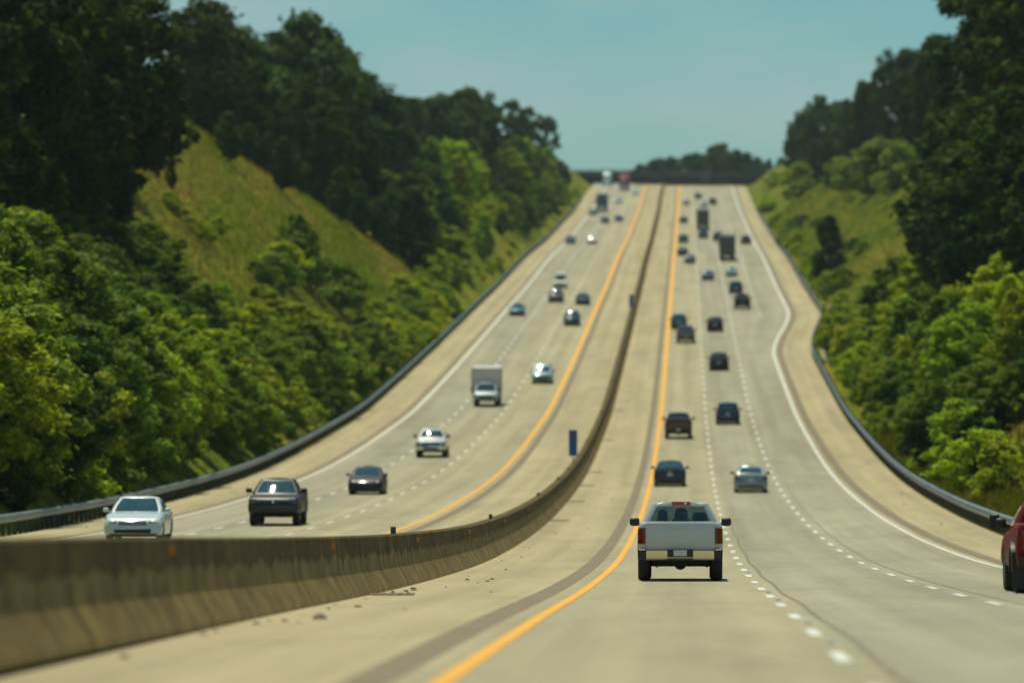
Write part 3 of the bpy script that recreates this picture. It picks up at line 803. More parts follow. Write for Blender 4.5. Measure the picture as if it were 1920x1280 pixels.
    ('sapling', 'smaller green tree behind the left guardrail uphill, above the downhill silver pickup', 'sapling', 'smaller trees behind the left guardrail uphill'),
    ('sapling', 'tallest smaller green tree behind the left guardrail uphill, above the white box truck', 'sapling', 'smaller trees behind the left guardrail uphill'),
    ('tree', 'yellow green tree above the right guardrail, at the right frame edge', 'tree', 'yellow green trees above the right guardrail'),
    ('tree', 'yellow green tree above the right guardrail, left of the red truck', 'tree', 'yellow green trees above the right guardrail'),
    ('tree', 'yellow green tree above the right guardrail, above the red truck mirror', 'tree', 'yellow green trees above the right guardrail'),
    ('tree', 'yellow green tree above the right guardrail, right of the rail bend', 'tree', 'yellow green trees above the right guardrail'),
    ('tree', 'tallest yellow green tree above the right guardrail, right of the rail bend', 'tree', 'yellow green trees above the right guardrail'),
    ('sapling', 'green sapling low on the right bank, left of the red truck', 'sapling', 'saplings low on the right bank'),
    ('sapling', 'green sapling low on the right bank, above the rail bend', 'sapling', 'saplings low on the right bank'),
    ('sapling', 'green sapling low on the right bank, right of the rail bend', 'sapling', 'saplings low on the right bank'),
    ('sapling', 'green sapling low on the right bank, at the right frame edge', 'sapling', 'saplings low on the right bank'),
    ('sapling', 'green sapling low on the right bank, where the rail bends', 'sapling', 'saplings low on the right bank'),
    ('sapling', 'green sapling low on the right bank, above the red truck mirror', 'sapling', 'saplings low on the right bank'),
    ('bush', 'low green bush just behind the right guardrail, above the rail bend', 'bush', 'low bushes just behind the right guardrail'),
    ('bush', 'low green bush just behind the right guardrail, where the rail bends', 'bush', 'low bushes just behind the right guardrail'),
    ('bush', 'low green bush just behind the right guardrail, right of the rail bend', 'bush', 'low bushes just behind the right guardrail'),
    ('bush', 'low green bush just behind the right guardrail, left of the red truck', 'bush', 'low bushes just behind the right guardrail'),
    ('sapling', 'dark sapling under the tall upper left trees, left of the pale sedan', 'sapling', 'dark saplings under the tall left trees'),
    ('sapling', 'dark sapling under the tall upper left trees, straight above the pale sedan', 'sapling', 'dark saplings under the tall left trees'),
    ('sapling', 'tallest dark sapling under the tall upper left trees, left of the pale sedan', 'sapling', 'dark saplings under the tall left trees'),
    ('bush', 'small bush scattered on the open right slope, left of the red truck', 'bush', 'bushes on the open right slope'),
    ('bush', 'small bush scattered on the open right slope, where the rail bends', 'bush', 'bushes on the open right slope'),
    ('bush', 'small bush scattered on the open right slope, right of the rail bend', 'bush', 'bushes on the open right slope'),
    ('bush', 'small bush scattered on the open right slope, above the rail bend', 'bush', 'bushes on the open right slope'),
    ('bush', 'tallest small bush scattered on the open right slope, left of the red truck', 'bush', 'bushes on the open right slope'),
]
TREES = [
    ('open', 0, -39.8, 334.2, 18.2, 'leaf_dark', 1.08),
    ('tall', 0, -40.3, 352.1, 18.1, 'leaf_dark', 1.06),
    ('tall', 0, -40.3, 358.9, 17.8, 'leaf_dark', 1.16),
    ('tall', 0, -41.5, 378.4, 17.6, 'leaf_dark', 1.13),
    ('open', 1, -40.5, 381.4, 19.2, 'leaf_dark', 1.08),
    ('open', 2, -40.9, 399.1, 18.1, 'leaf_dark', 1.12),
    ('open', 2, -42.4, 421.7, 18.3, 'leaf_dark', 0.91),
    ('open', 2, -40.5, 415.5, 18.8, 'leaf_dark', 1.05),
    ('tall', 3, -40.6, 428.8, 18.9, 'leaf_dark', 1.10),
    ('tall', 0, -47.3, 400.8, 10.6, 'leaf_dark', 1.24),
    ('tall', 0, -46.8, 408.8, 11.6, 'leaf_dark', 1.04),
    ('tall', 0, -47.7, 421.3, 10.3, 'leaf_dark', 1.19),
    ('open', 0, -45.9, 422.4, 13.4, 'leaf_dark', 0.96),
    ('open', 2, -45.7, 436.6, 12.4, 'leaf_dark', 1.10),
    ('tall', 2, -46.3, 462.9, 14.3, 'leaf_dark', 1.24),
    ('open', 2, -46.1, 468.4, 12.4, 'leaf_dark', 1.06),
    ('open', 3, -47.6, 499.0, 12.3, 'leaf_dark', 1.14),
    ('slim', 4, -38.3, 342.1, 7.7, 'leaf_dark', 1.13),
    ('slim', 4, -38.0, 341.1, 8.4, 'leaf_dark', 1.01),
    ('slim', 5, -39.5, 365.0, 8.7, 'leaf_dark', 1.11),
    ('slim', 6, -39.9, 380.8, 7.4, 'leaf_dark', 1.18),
    ('slim', 6, -38.8, 379.8, 8.0, 'leaf_dark', 1.18),
    ('slim', 6, -39.8, 391.6, 7.5, 'leaf_dark', 1.09),
    ('slim', 6, -41.1, 414.5, 8.0, 'leaf_dark', 1.15),
    ('slim', 6, -40.0, 417.8, 7.3, 'leaf_dark', 1.03),
    ('slim', 7, -40.2, 427.2, 4.2, 'leaf_dark', 1.02),
    ('slim', 8, -43.2, 500, 2.9, 'leaf_dark', 1.00),
    ('tall', 9, -53.1, 638.0, 20.2, 'leaf_dark', 1.05),
    ('open', 9, -55.1, 676.5, 28.1, 'leaf_dark', 1.07),
    ('open', 9, -53.7, 688.5, 26.7, 'leaf_far', 1.00),
    ('tall', 9, -51.7, 691.1, 26.8, 'leaf_far', 1.01),
    ('tall', 10, -51.0, 706.8, 30.3, 'leaf_dark', 0.90),
    ('open', 10, -50.6, 734.2, 31.1, 'leaf_far', 0.99),
    ('tall', 11, -48.7, 747.7, 33.3, 'leaf_far', 0.99),
    ('tall', 12, -47.9, 768.2, 31.8, 'leaf_dark', 1.05),
    ('tall', 12, -47.2, 778.8, 30.7, 'leaf_far', 0.99),
    ('tall', 12, -45.3, 786.1, 28.7, 'leaf_dark', 1.02),
    ('open', 12, -42.5, 788.8, 25.6, 'leaf_dark', 0.94),
    ('tall', 9, -49.0, 606.5, 7.8, 'leaf_dark', 0.91),
    ('tall', 9, -48.5, 618.0, 8.7, 'leaf_dark', 1.08),
    ('open', 9, -47.4, 633.2, 11.0, 'leaf_dark', 1.04),
    ('tall', 10, -46.3, 632.4, 8.6, 'leaf_dark', 0.93),
    ('tall', 10, -45.9, 657.9, 10.6, 'leaf_dark', 0.86),
    ('open', 10, -43.0, 634.5, 8.6, 'leaf_dark', 0.89),
    ('open', 10, -43.3, 656.2, 13.6, 'leaf_dark', 0.92),
    ('tall', 12, -41.9, 677.0, 18.3, 'leaf_dark', 1.05),
    ('open', 12, -40.2, 668.9, 14.0, 'leaf_dark', 1.01),
    ('open', 12, -40.1, 692.7, 15.7, 'leaf_dark', 1.09),
    ('open', 12, -38.1, 688.9, 17.3, 'leaf_dark', 1.05),
    ('slim', 13, -44.7, 581.8, 5.2, 'leaf_far', 1.29),
    ('slim', 13, -45.6, 620.0, 4.7, 'leaf_far', 1.20),
    ('slim', 14, -43.6, 619.4, 4.8, 'leaf_far', 1.04),
    ('slim', 14, -41.2, 609.5, 5.9, 'leaf_far', 1.05),
    ('slim', 14, -42.7, 644.3, 6.0, 'leaf_far', 1.25),
    ('slim', 15, -40.1, 649.7, 2.9, 'leaf_dark', 1.03),
    ('slim', 15, -39.9, 671.8, 8.7, 'leaf_dark', 1.25),
    ('slim', 15, -37.3, 648.3, 6.4, 'leaf_far', 1.11),
    ('slim', 15, -36.2, 665.4, 6.2, 'leaf_far', 1.15),
    ('slim', 15, -34.5, 680.8, 6.1, 'leaf_far', 1.21),
    ('slim', 16, -33.8, 699.7, 9.4, 'leaf_dark', 1.19),
    ('slim', 17, -31.1, 688.0, 12.0, 'leaf_far', 1.18),
    ('tall', 18, -42.8, 860.2, 21.1, 'leaf_far', 0.98),
    ('open', 18, -43.4, 909.7, 20.8, 'leaf_far', 0.97),
    ('tall', 18, -42.3, 915.0, 20.7, 'leaf_far', 0.89),
    ('open', 18, -42.2, 954.1, 20.6, 'leaf_far', 0.93),
    ('tall', 18, -41.6, 987.7, 20.9, 'leaf_far', 1.00),
    ('tall', 18, -41.7, 1036.4, 21.8, 'leaf_far', 0.98),
    ('tall', 19, -39.4, 1058.9, 22.4, 'leaf_far', 0.96),
    ('tall', 20, -38.3, 1069.3, 23.0, 'leaf_far', 0.97),
    ('open', 19, -39.7, 1176.2, 22.7, 'leaf_far', 0.93),
    ('open', 19, -37.4, 1177.2, 20.8, 'leaf_far', 0.84),
    ('open', 21, -37.9, 1297.0, 21.4, 'leaf_far', 0.86),
    ('open', 21, -35.9, 1318.2, 19.8, 'leaf_far', 0.78),
    ('open', 21, -36.3, 1429.5, 19.1, 'leaf_far', 0.86),
    ('open', 21, -33.2, 1443.1, 16.8, 'leaf_far', 0.94),
    ('bush', 22, -27.7, 729.9, 1.2, 'leaf_bright', 1.55),
    ('bush', 23, -27.6, 761.3, 1.2, 'leaf_yellow', 1.40),
    ('bush', 23, -27.7, 762.8, 1.2, 'leaf_yellow', 1.49),
    ('bush', 23, -26.6, 759.6, 1.2, 'leaf_bright', 1.16),
    ('bush', 23, -27.7, 807.3, 1.2, 'leaf_yellow', 1.28),
    ('bush', 23, -26.9, 792.0, 1.2, 'leaf_bright', 1.53),
    ('bush', 23, -26.6, 823.7, 1.2, 'leaf_bright', 1.26),
    ('bush', 23, -27.1, 845.5, 1.2, 'leaf_bright', 1.52),
    ('bush', 23, -26.8, 864.0, 1.2, 'leaf_yellow', 1.59),
    ('bush', 23, -26.1, 848.4, 1.2, 'leaf_mid', 1.45),
    ('bush', 23, -26.6, 910.9, 1.2, 'leaf_bright', 1.52),
    ('bush', 24, -27.0, 947.3, 1.2, 'leaf_yellow', 1.46),
    ('bush', 24, -27.7, 1012.0, 1.2, 'leaf_yellow', 1.21),
    ('bush', 24, -27.1, 1024.4, 1.2, 'leaf_mid', 1.67),
    ('bush', 24, -27.5, 1042.3, 1.2, 'leaf_yellow', 1.51),
    ('bush', 24, -28.1, 1094.5, 1.2, 'leaf_yellow', 1.48),
    ('bush', 24, -28.0, 1113.6, 1.2, 'leaf_yellow', 1.48),
    ('bush', 24, -28.1, 1159.7, 1.2, 'leaf_bright', 1.44),
    ('bush', 24, -28.0, 1255.5, 1.2, 'leaf_yellow', 1.65),
    ('bush', 24, -27.6, 1213.2, 1.2, 'leaf_yellow', 1.11),
    ('bush', 24, -26.8, 1249.4, 1.6, 'leaf_bright', 1.61),
    ('bush', 24, -27.4, 1350.6, 1.2, 'leaf_bright', 1.66),
    ('bush', 24, -26.0, 1366.0, 1.2, 'leaf_mid', 1.17),
    ('bush', 25, -27.6, 1322.2, 2.3, 'leaf_mid', 1.40),
    ('bush', 24, -26.3, 1439.4, 2.0, 'leaf_mid', 1.11),
    ('bush', 24, -26.5, 1475.2, 1.4, 'leaf_bright', 1.53),
    ('fine', 26, -34.4, 535, 6.2, 'leaf_mid', 0.95),
    ('bush', 27, -35.4, 497.6, 1.8, 'leaf_mid', 1.68),
    ('bush', 27, -34.6, 504.6, 3.1, 'leaf_mid', 1.20),
    ('bush', 27, -35.5, 512.0, 1.6, 'leaf_mid', 1.17),
    ('bush', 27, -34.9, 516.5, 3.4, 'leaf_bright', 1.37),
    ('bush', 27, -34.9, 531.7, 3.3, 'leaf_mid', 1.34),
    ('bush', 27, -35.4, 541.6, 2.2, 'leaf_bright', 1.38),
    ('bush', 27, -34.2, 538.2, 3.1, 'leaf_mid', 1.58),
    ('bush', 27, -34.5, 557.1, 1.2, 'leaf_bright', 1.25),
    ('bush', 28, -33.8, 557.4, 1.2, 'leaf_bright', 1.16),
    ('bush', 28, -33.4, 573.1, 1.2, 'leaf_mid', 1.12),
    ('bush', 29, -31.7, 545.8, 4.4, 'leaf_mid', 1.49),
    ('bush', 28, -30.6, 559.8, 1.5, 'leaf_bright', 1.58),
    ('bush', 30, -41.8, 482.0, 1.5, 'leaf_bright', 1.14),
    ('bush', 30, -41.4, 482.6, 1.5, 'leaf_bright', 1.37),
    ('bush', 31, -39.5, 481.9, 1.5, 'leaf_bright', 1.56),
    ('bush', 31, -39.1, 487.0, 1.5, 'leaf_bright', 1.23),
    ('bush', 31, -39.4, 502.7, 1.5, 'leaf_bright', 1.12),
    ('bush', 32, 17.5, 290, 3.1, 'leaf_bright', 1.20),
    ('bush', 33, 17.5, 278, 2.8, 'leaf_bright', 1.20),
    ('open', 34, 29.6, 563.3, 21.5, 'leaf_dark', 0.98),
    ('open', 34, 30.2, 539.6, 25.6, 'leaf_dark', 1.02),
    ('open', 35, 30.4, 511.8, 24.8, 'leaf_dark', 0.95),
    ('open', 35, 31.1, 501.6, 26.5, 'leaf_dark', 1.01),
    ('open', 35, 30.0, 461.7, 26.8, 'leaf_dark', 1.05),
    ('open', 35, 30.0, 454.4, 26.5, 'leaf_dark', 1.03),
    ('open', 36, 30.1, 425.9, 27.1, 'leaf_dark', 0.94),
    ('slim', 37, 25.0, 508.4, 18.8, 'leaf_dark', 1.05),
    ('slim', 38, 24.8, 467.2, 18.1, 'leaf_dark', 1.16),
    ('tall', 38, 26.3, 479.6, 17.8, 'leaf_dark', 1.07),
    ('slim', 38, 26.1, 454.5, 18.1, 'leaf_dark', 1.12),
    ('tall', 38, 25.8, 435.7, 18.1, 'leaf_dark', 1.23),
    ('slim', 39, 26.5, 432.6, 16.0, 'leaf_dark', 1.06),
    ('tall', 39, 26.3, 412.3, 17.8, 'leaf_dark', 1.06),
    ('slim', 39, 27.5, 423.6, 17.3, 'leaf_dark', 1.23),
    ('tall', 39, 27.2, 402.0, 14.6, 'leaf_dark', 1.22),
    ('slim', 39, 27.5, 389.3, 15.4, 'leaf_dark', 1.24),
    ('tall', 40, 28.4, 1425.5, 12.2, 'leaf_far', 0.88),
    ('tall', 41, 29.5, 1358.4, 15.9, 'leaf_far', 0.87),
    ('open', 41, 31.1, 1327.3, 17.3, 'leaf_dark', 0.78),
    ('tall', 42, 32.7, 1287.2, 17.8, 'leaf_far', 0.94),
    ('open', 41, 35.5, 1291.8, 16.1, 'leaf_dark', 0.86),
    ('tall', 43, 36.0, 1218.6, 14.2, 'leaf_far', 0.99),
    ('open', 43, 35.8, 1166.6, 14.3, 'leaf_far', 0.94),
    ('tall', 43, 38.3, 1159.6, 16.2, 'leaf_dark', 0.79),
    ('tall', 44, 37.4, 1098.8, 17.5, 'leaf_dark', 0.94),
    ('open', 45, 39.8, 1081.7, 19.9, 'leaf_dark', 0.70),
    ('open', 45, 38.7, 1004.2, 20.3, 'leaf_dark', 0.78),
    ('tall', 45, 39.9, 989.5, 19.1, 'leaf_dark', 0.71),
    ('open', 45, 39.5, 926.8, 18.3, 'leaf_dark', 0.89),
    ('tall', 46, 38.7, 856.9, 19.8, 'leaf_dark', 0.77),
    ('tall', 47, 37.6, 808.5, 21.3, 'leaf_dark', 0.83),
    ('tall', 48, 28.1, 1336.5, 4.1, 'leaf_far', 1.06),
    ('slim', 49, 28.3, 1265.2, 7.7, 'leaf_far', 1.13),
    ('tall', 49, 30.7, 1235.0, 10.2, 'leaf_dark', 1.07),
    ('slim', 49, 31.7, 1192.7, 9.5, 'leaf_far', 1.18),
    ('slim', 50, 33.9, 1150.7, 8.8, 'leaf_far', 0.94),
    ('tall', 50, 37.0, 1165.7, 9.3, 'leaf_dark', 1.01),
    ('tall', 50, 38.4, 1145.0, 5.4, 'leaf_dark', 0.99),
    ('tall', 51, 38.5, 1085.3, 6.0, 'leaf_far', 0.91),
    ('tall', 51, 37.6, 1002.3, 9.9, 'leaf_far', 0.91),
    ('tall', 51, 38.7, 969.6, 6.5, 'leaf_dark', 1.19),
    ('slim', 51, 39.4, 925.2, 10.0, 'leaf_dark', 1.18),
    ('tall', 52, 39.2, 866.8, 9.5, 'leaf_far', 0.98),
    ('slim', 53, 37.5, 800.6, 12.1, 'leaf_dark', 0.94),
    ('small', 54, 23.8, 1474.1, 1.8, 'leaf_bright', 1.07),
    ('bush', 54, 25.0, 1444.3, 3.5, 'leaf_bright', 1.44),
    ('small', 54, 27.1, 1394.2, 1.7, 'leaf_bright', 1.22),
    ('bush', 55, 27.4, 1248.2, 6.8, 'leaf_bright', 1.15),
    ('bush', 55, 30.2, 1241.3, 2.9, 'leaf_bright', 1.47),
    ('small', 55, 31.6, 1149.3, 5.4, 'leaf_mid', 1.05),
    ('small', 56, 31.9, 1080.9, 5.3, 'leaf_mid', 1.23),
    ('small', 56, 32.8, 1048.9, 6.8, 'leaf_bright', 1.38),
    ('small', 56, 34.2, 1035.9, 6.0, 'leaf_bright', 1.16),
    ('bush', 57, 34.2, 945.7, 7, 'leaf_mid', 1.31),
    ('bush', 57, 35.4, 950.9, 7, 'leaf_mid', 1.50),
    ('bush', 57, 36.0, 895.6, 6.8, 'leaf_mid', 1.27),
    ('bush', 58, 21.1, 1347.1, 3.2, 'leaf_bright', 1.20),
    ('bush', 58, 21.2, 1311.4, 3.2, 'leaf_yellow', 1.33),
    ('bush', 58, 21.0, 1313.1, 3.2, 'leaf_yellow', 1.20),
    ('bush', 58, 21.3, 1182.0, 3.2, 'leaf_bright', 1.39),
    ('bush', 58, 21.1, 1154.9, 3.2, 'leaf_yellow', 1.21),
    ('bush', 58, 21.3, 1110.1, 3.2, 'leaf_yellow', 1.34),
    ('bush', 58, 21.3, 1004.0, 3.2, 'leaf_mid', 1.39),
    ('bush', 58, 21.2, 991.5, 3.2, 'leaf_bright', 1.29),
    ('bush', 58, 21.0, 968.0, 3.2, 'leaf_yellow', 1.15),
    ('bush', 58, 20.4, 941.5, 1.9, 'leaf_yellow', 1.20),
    ('bush', 59, 21.3, 855.3, 3.2, 'leaf_mid', 1.35),
    ('bush', 59, 21.2, 842.8, 3.2, 'leaf_yellow', 1.29),
    ('bush', 59, 21.0, 809.6, 2.9, 'leaf_bright', 1.14),
    ('bush', 59, 20.3, 773.1, 1.8, 'leaf_bright', 1.06),
    ('bush', 59, 21.3, 754.6, 2.9, 'leaf_yellow', 1.35),
    ('bush', 59, 20.7, 730.5, 2.3, 'leaf_mid', 1.19),
    ('bush', 60, 20.6, 685.4, 2.7, 'leaf_bright', 1.11),
    ('bush', 59, 19.5, 659.7, 2.0, 'leaf_bright', 1.35),
    ('slim', 61, 21.1, 760, 10.3, 'leaf_dark', 1.20),
    ('bush', 62, 22.4, 740, 3.2, 'leaf_mid', 1.30),
    ('slim', 63, -13.0, 1924.8, 17.9, 'leaf_dark', 1.37),
    ('slim', 63, -9.1, 1891.7, 18.5, 'leaf_far', 1.35),
    ('tall', 63, -6.0, 1920.6, 20.7, 'leaf_far', 1.23),
    ('slim', 63, -2.2, 1895.4, 19.6, 'leaf_dark', 1.14),
    ('slim', 63, 2.4, 1971.0, 23.4, 'leaf_dark', 1.36),
    ('slim', 64, 5.8, 1915.5, 21.7, 'leaf_dark', 1.31),
    ('tall', 65, 11.3, 1943.1, 24.2, 'leaf_dark', 1.02),
    ('tall', 64, 14.0, 1875.3, 22.3, 'leaf_far', 1.33),
    ('slim', 64, 18.5, 1844.8, 19.0, 'leaf_far', 1.13),
    ('tall', 66, 22.2, 1861.8, 17.3, 'leaf_far', 1.16),
    ('slim', 66, 25.2, 1839.1, 12.7, 'leaf_far', 1.28),
    ('slim', 66, 28.7, 1824.8, 8.4, 'leaf_far', 1.23),
    ('slim', 66, 33.3, 1883.8, 11.7, 'leaf_far', 1.07),
    ('tall', 66, 37.3, 1841.0, 10.4, 'leaf_dark', 1.18),
    ('fine', 67, -27.2, 325.8, 5.7, 'leaf_mid', 1.13),
    ('fine', 67, -28.5, 311.8, 6.5, 'leaf_mid', 1.16),
    ('fine', 67, -27.9, 299.3, 8.1, 'leaf_mid', 1.34),
    ('fine', 68, -28.4, 267.1, 7.3, 'leaf_dark', 1.39),
    ('fine', 68, -35.4, 309.4, 5.5, 'leaf_mid', 1.34),
    ('fine', 68, -30.3, 273.4, 5.6, 'leaf_mid', 1.21),
    ('fine', 68, -34.3, 291.9, 5.6, 'leaf_mid', 1.27),
    ('fine', 68, -32.8, 276.6, 7.0, 'leaf_dark', 1.31),
    ('fine', 68, -34.4, 318.0, 5.9, 'leaf_dark', 1.16),
    ('fine', 69, -27.0, 259.5, 6.1, 'leaf_dark', 1.21),
    ('fine', 69, -29.0, 289.9, 5.9, 'leaf_dark', 1.21),
    ('fine', 69, -27.6, 283.1, 7.5, 'leaf_mid', 1.16),
    ('fine', 68, -31.4, 284.5, 5.8, 'leaf_mid', 1.19),
    ('fine', 68, -29.7, 258.9, 9.4, 'leaf_mid', 1.17),
    ('fine', 68, -31.6, 295.8, 8.5, 'leaf_mid', 1.31),
    ('fine', 69, -27.4, 273.8, 5.6, 'leaf_bright', 1.37),
    ('fine', 68, -27.8, 236.9, 7.8, 'leaf_bright', 1.33),
    ('fine', 68, -27.5, 249.5, 8.2, 'leaf_mid', 1.12),
    ('fine', 68, -31.5, 266.6, 6.9, 'leaf_mid', 1.30),
    ('fine', 68, -33.7, 299.7, 6.0, 'leaf_bright', 1.26),
    ('fine', 67, -27.2, 306.1, 7.2, 'leaf_bright', 1.16),
    ('fine', 67, -27.4, 318.9, 8.0, 'leaf_bright', 1.10),
    ('fine', 69, -29.9, 304.0, 5.6, 'leaf_dark', 1.37),
    ('fine', 68, -32.6, 306.7, 5.9, 'leaf_bright', 1.24),
    ('fine', 70, -28.4, 243.6, 9.5, 'leaf_mid', 1.34),
    ('fine', 69, -30.2, 320.0, 6.0, 'leaf_bright', 1.35),
    ('fine', 71, -28.3, 411.0, 4.5, 'leaf_mid', 1.42),
    ('fine', 71, -29.1, 416.2, 4.7, 'leaf_bright', 1.50),
    ('small', 72, -30.4, 372.3, 4.4, 'leaf_bright', 1.57),
    ('fine', 71, -28.0, 401.1, 4.0, 'leaf_yellow', 1.29),
    ('small', 72, -27.4, 357.0, 5.7, 'leaf_mid', 1.35),
    ('small', 73, -32.0, 379.1, 3.9, 'leaf_mid', 1.32),
    ('small', 74, -34.0, 295.6, 5.0, 'leaf_dark', 1.22),
    ('small', 72, -28.1, 364.4, 4.9, 'leaf_bright', 1.31),
    ('small', 75, -31.5, 309.6, 3.8, 'leaf_mid', 1.43),
    ('fine', 71, -29.2, 461.0, 5.6, 'leaf_bright', 1.59),
    ('small', 75, -28.4, 301.7, 5.1, 'leaf_mid', 1.57),
    ('small', 71, -30.9, 455.4, 3.3, 'leaf_bright', 1.22),
    ('small', 75, -32.5, 318.5, 5.8, 'leaf_mid', 1.49),
    ('fine', 72, -30.4, 406.2, 3.3, 'leaf_bright', 1.51),
    ('fine', 71, -28.1, 436.3, 4.6, 'leaf_bright', 1.38),
    ('fine', 72, -31.9, 388.4, 5.6, 'leaf_mid', 1.36),
    ('small', 71, -29.3, 472.9, 3.9, 'leaf_bright', 1.28),
    ('small', 75, -32.3, 332.1, 5.6, 'leaf_mid', 1.56),
    ('small', 72, -32.8, 406.4, 3.2, 'leaf_mid', 1.33),
    ('small', 73, -28.7, 316.6, 5.7, 'leaf_mid', 1.24),
    ('small', 71, -31.2, 440.6, 4.0, 'leaf_bright', 1.47),
    ('small', 72, -31.8, 418.2, 3.6, 'leaf_bright', 1.35),
    ('small', 74, -35.1, 315.7, 5.8, 'leaf_bright', 1.46),
    ('fine', 74, -37.0, 323.1, 3.7, 'leaf_dark', 1.28),
    ('small', 73, -33.6, 392.5, 3.6, 'leaf_bright', 1.44),
    ('fine', 73, -29.6, 331.6, 4.3, 'leaf_mid', 1.33),
    ('small', 76, -27.6, 476.8, 5.4, 'leaf_bright', 1.58),
    ('small', 74, -33.2, 303.7, 5.7, 'leaf_bright', 1.28),
    ('small', 71, -28.1, 446.1, 5.8, 'leaf_mid', 1.21),
    ('fine', 72, -28.3, 392.7, 4.1, 'leaf_mid', 1.55),
    ('small', 75, -31.1, 325.1, 5.2, 'leaf_mid', 1.59),
    ('fine', 72, -27.7, 379.1, 4.5, 'leaf_yellow', 1.60),
    ('small', 75, -27.2, 290.7, 5.4, 'leaf_mid', 1.34),
    ('fine', 73, -30.4, 344.0, 4.4, 'leaf_mid', 1.30),
    ('small', 76, -27.2, 470.1, 5.1, 'leaf_mid', 1.37),
    ('small', 73, -28.3, 323.3, 3.7, 'leaf_mid', 1.60),
    ('small', 72, -31.1, 396.4, 3.5, 'leaf_yellow', 1.42),
    ('small', 74, -34.3, 323.7, 4.1, 'leaf_bright', 1.40),
    ('fine', 72, -27.1, 350.9, 4.5, 'leaf_mid', 1.39),
    ('fine', 73, -32.5, 347.2, 4.2, 'leaf_bright', 1.24),
    ('fine', 75, -30.7, 304.2, 5.6, 'leaf_bright', 1.40),
    ('fine', 73, -31.7, 361.7, 4.8, 'leaf_bright', 1.24),
    ('fine', 71, -29.1, 466.8, 4.6, 'leaf_mid', 1.36),
    ('fine', 74, -37.9, 340.6, 3.5, 'leaf_mid', 1.33),
    ('fine', 73, -33.3, 374.4, 3.5, 'leaf_mid', 1.47),
    ('small', 73, -29.5, 350.0, 3.8, 'leaf_bright', 1.38),
    ('fine', 76, -26.9, 458.8, 3.3, 'leaf_mid', 1.35),
    ('small', 75, -34.6, 338.0, 3.6, 'leaf_dark', 1.54),
    ('small', 71, -27.8, 452.6, 5.2, 'leaf_mid', 1.45),
    ('small', 71, -29.5, 425.5, 3.3, 'leaf_bright', 1.31),
    ('fine', 77, -28.7, 339.9, 5.9, 'leaf_bright', 1.31),
    ('small', 72, -27.4, 371.3, 4.9, 'leaf_bright', 1.58),
    ('small', 73, -31.6, 354.0, 4.8, 'leaf_mid', 1.32),
    ('fine', 73, -27.4, 308.5, 4.3, 'leaf_bright', 1.28),
    ('fine', 72, -28.5, 384.9, 4.1, 'leaf_mid', 1.42),
    ('fine', 73, -32.2, 368.4, 4.3, 'leaf_mid', 1.21),
    ('fine', 75, -35.2, 332.7, 3.5, 'leaf_dark', 1.51),
    ('fine', 73, -31.9, 339.9, 3.9, 'leaf_mid', 1.52),
    ('fine', 72, -33.1, 429.6, 3.5, 'leaf_bright', 1.36),
    ('small', 75, -30.4, 292.6, 5.6, 'leaf_mid', 1.33),
    ('fine', 72, -32.9, 400.0, 3.6, 'leaf_bright', 1.36),
    ('small', 71, -32.0, 462.1, 3.5, 'leaf_yellow', 1.42),
    ('small', 78, -27.5, 528.8, 2.7, 'leaf_yellow', 1.62),
    ('small', 78, -28.0, 480.0, 4.1, 'leaf_yellow', 1.52),
    ('small', 78, -27.6, 494.7, 3.3, 'leaf_bright', 1.31),
    ('small', 78, -28.4, 505.0, 3.8, 'leaf_mid', 1.57),
    ('small', 79, -31.8, 463.8, 3.1, 'leaf_yellow', 1.42),
    ('small', 80, -26.6, 548.1, 3.0, 'leaf_bright', 1.35),
    ('small', 78, -28.3, 522.3, 2.7, 'leaf_bright', 1.38),
    ('small', 79, -30.4, 476.0, 3.7, 'leaf_bright', 1.41),
    ('small', 78, -27.3, 468.5, 4.5, 'leaf_bright', 1.67),
    ('small', 80, -26.7, 568.0, 2.8, 'leaf_bright', 1.54),
    ('small', 78, -27.1, 540.6, 3.4, 'leaf_mid', 1.41),
    ('small', 81, -27.0, 512.0, 4.6, 'leaf_mid', 1.39),
    ('small', 78, -26.9, 461.3, 3.3, 'leaf_bright', 1.45),
    ('small', 79, -30.6, 484.7, 3.0, 'leaf_yellow', 1.74),
    ('small', 78, -26.8, 488.8, 3.6, 'leaf_bright', 1.63),
    ('small', 80, -26.6, 555.3, 3.3, 'leaf_yellow', 1.32),
    ('small', 80, -26.5, 577.2, 2.8, 'leaf_mid', 1.45),
    ('small', 78, -30.0, 499.4, 2.6, 'leaf_mid', 1.34),
    ('small', 80, -26.5, 585.7, 2.7, 'leaf_yellow', 1.60),
    ('small', 79, -30.2, 491.8, 3.3, 'leaf_bright', 1.40),
    ('small', 79, -33.3, 472.3, 2.6, 'leaf_yellow', 1.58),
    ('bush', 82, -27.0, 528.7, 2.7, 'leaf_mid', 1.57),
    ('bush', 83, -28.6, 595.1, 1.5, 'leaf_mid', 1.18),
    ('bush', 83, -28.1, 634.6, 1.6, 'leaf_mid', 1.22),
    ('bush', 84, -26.5, 372.6, 2.6, 'leaf_bright', 1.18),
    ('bush', 82, -27.9, 526.5, 1.6, 'leaf_bright', 1.59),
    ('bush', 83, -26.0, 594.1, 1.7, 'leaf_bright', 1.18),
    ('bush', 82, -27.1, 491.7, 1.7, 'leaf_mid', 1.57),
    ('bush', 84, -28.2, 381.8, 1.7, 'leaf_yellow', 1.17),
    ('bush', 85, -28.2, 265.3, 1.9, 'leaf_dark', 1.45),
    ('bush', 86, -28.9, 461.8, 1.8, 'leaf_mid', 1.57),
    ('bush', 85, -26.7, 237.6, 2.0, 'leaf_dark', 1.39),
    ('bush', 85, -28.8, 254.5, 2.9, 'leaf_dark', 1.20),
    ('bush', 86, -28.2, 403.2, 2.2, 'leaf_yellow', 1.49),
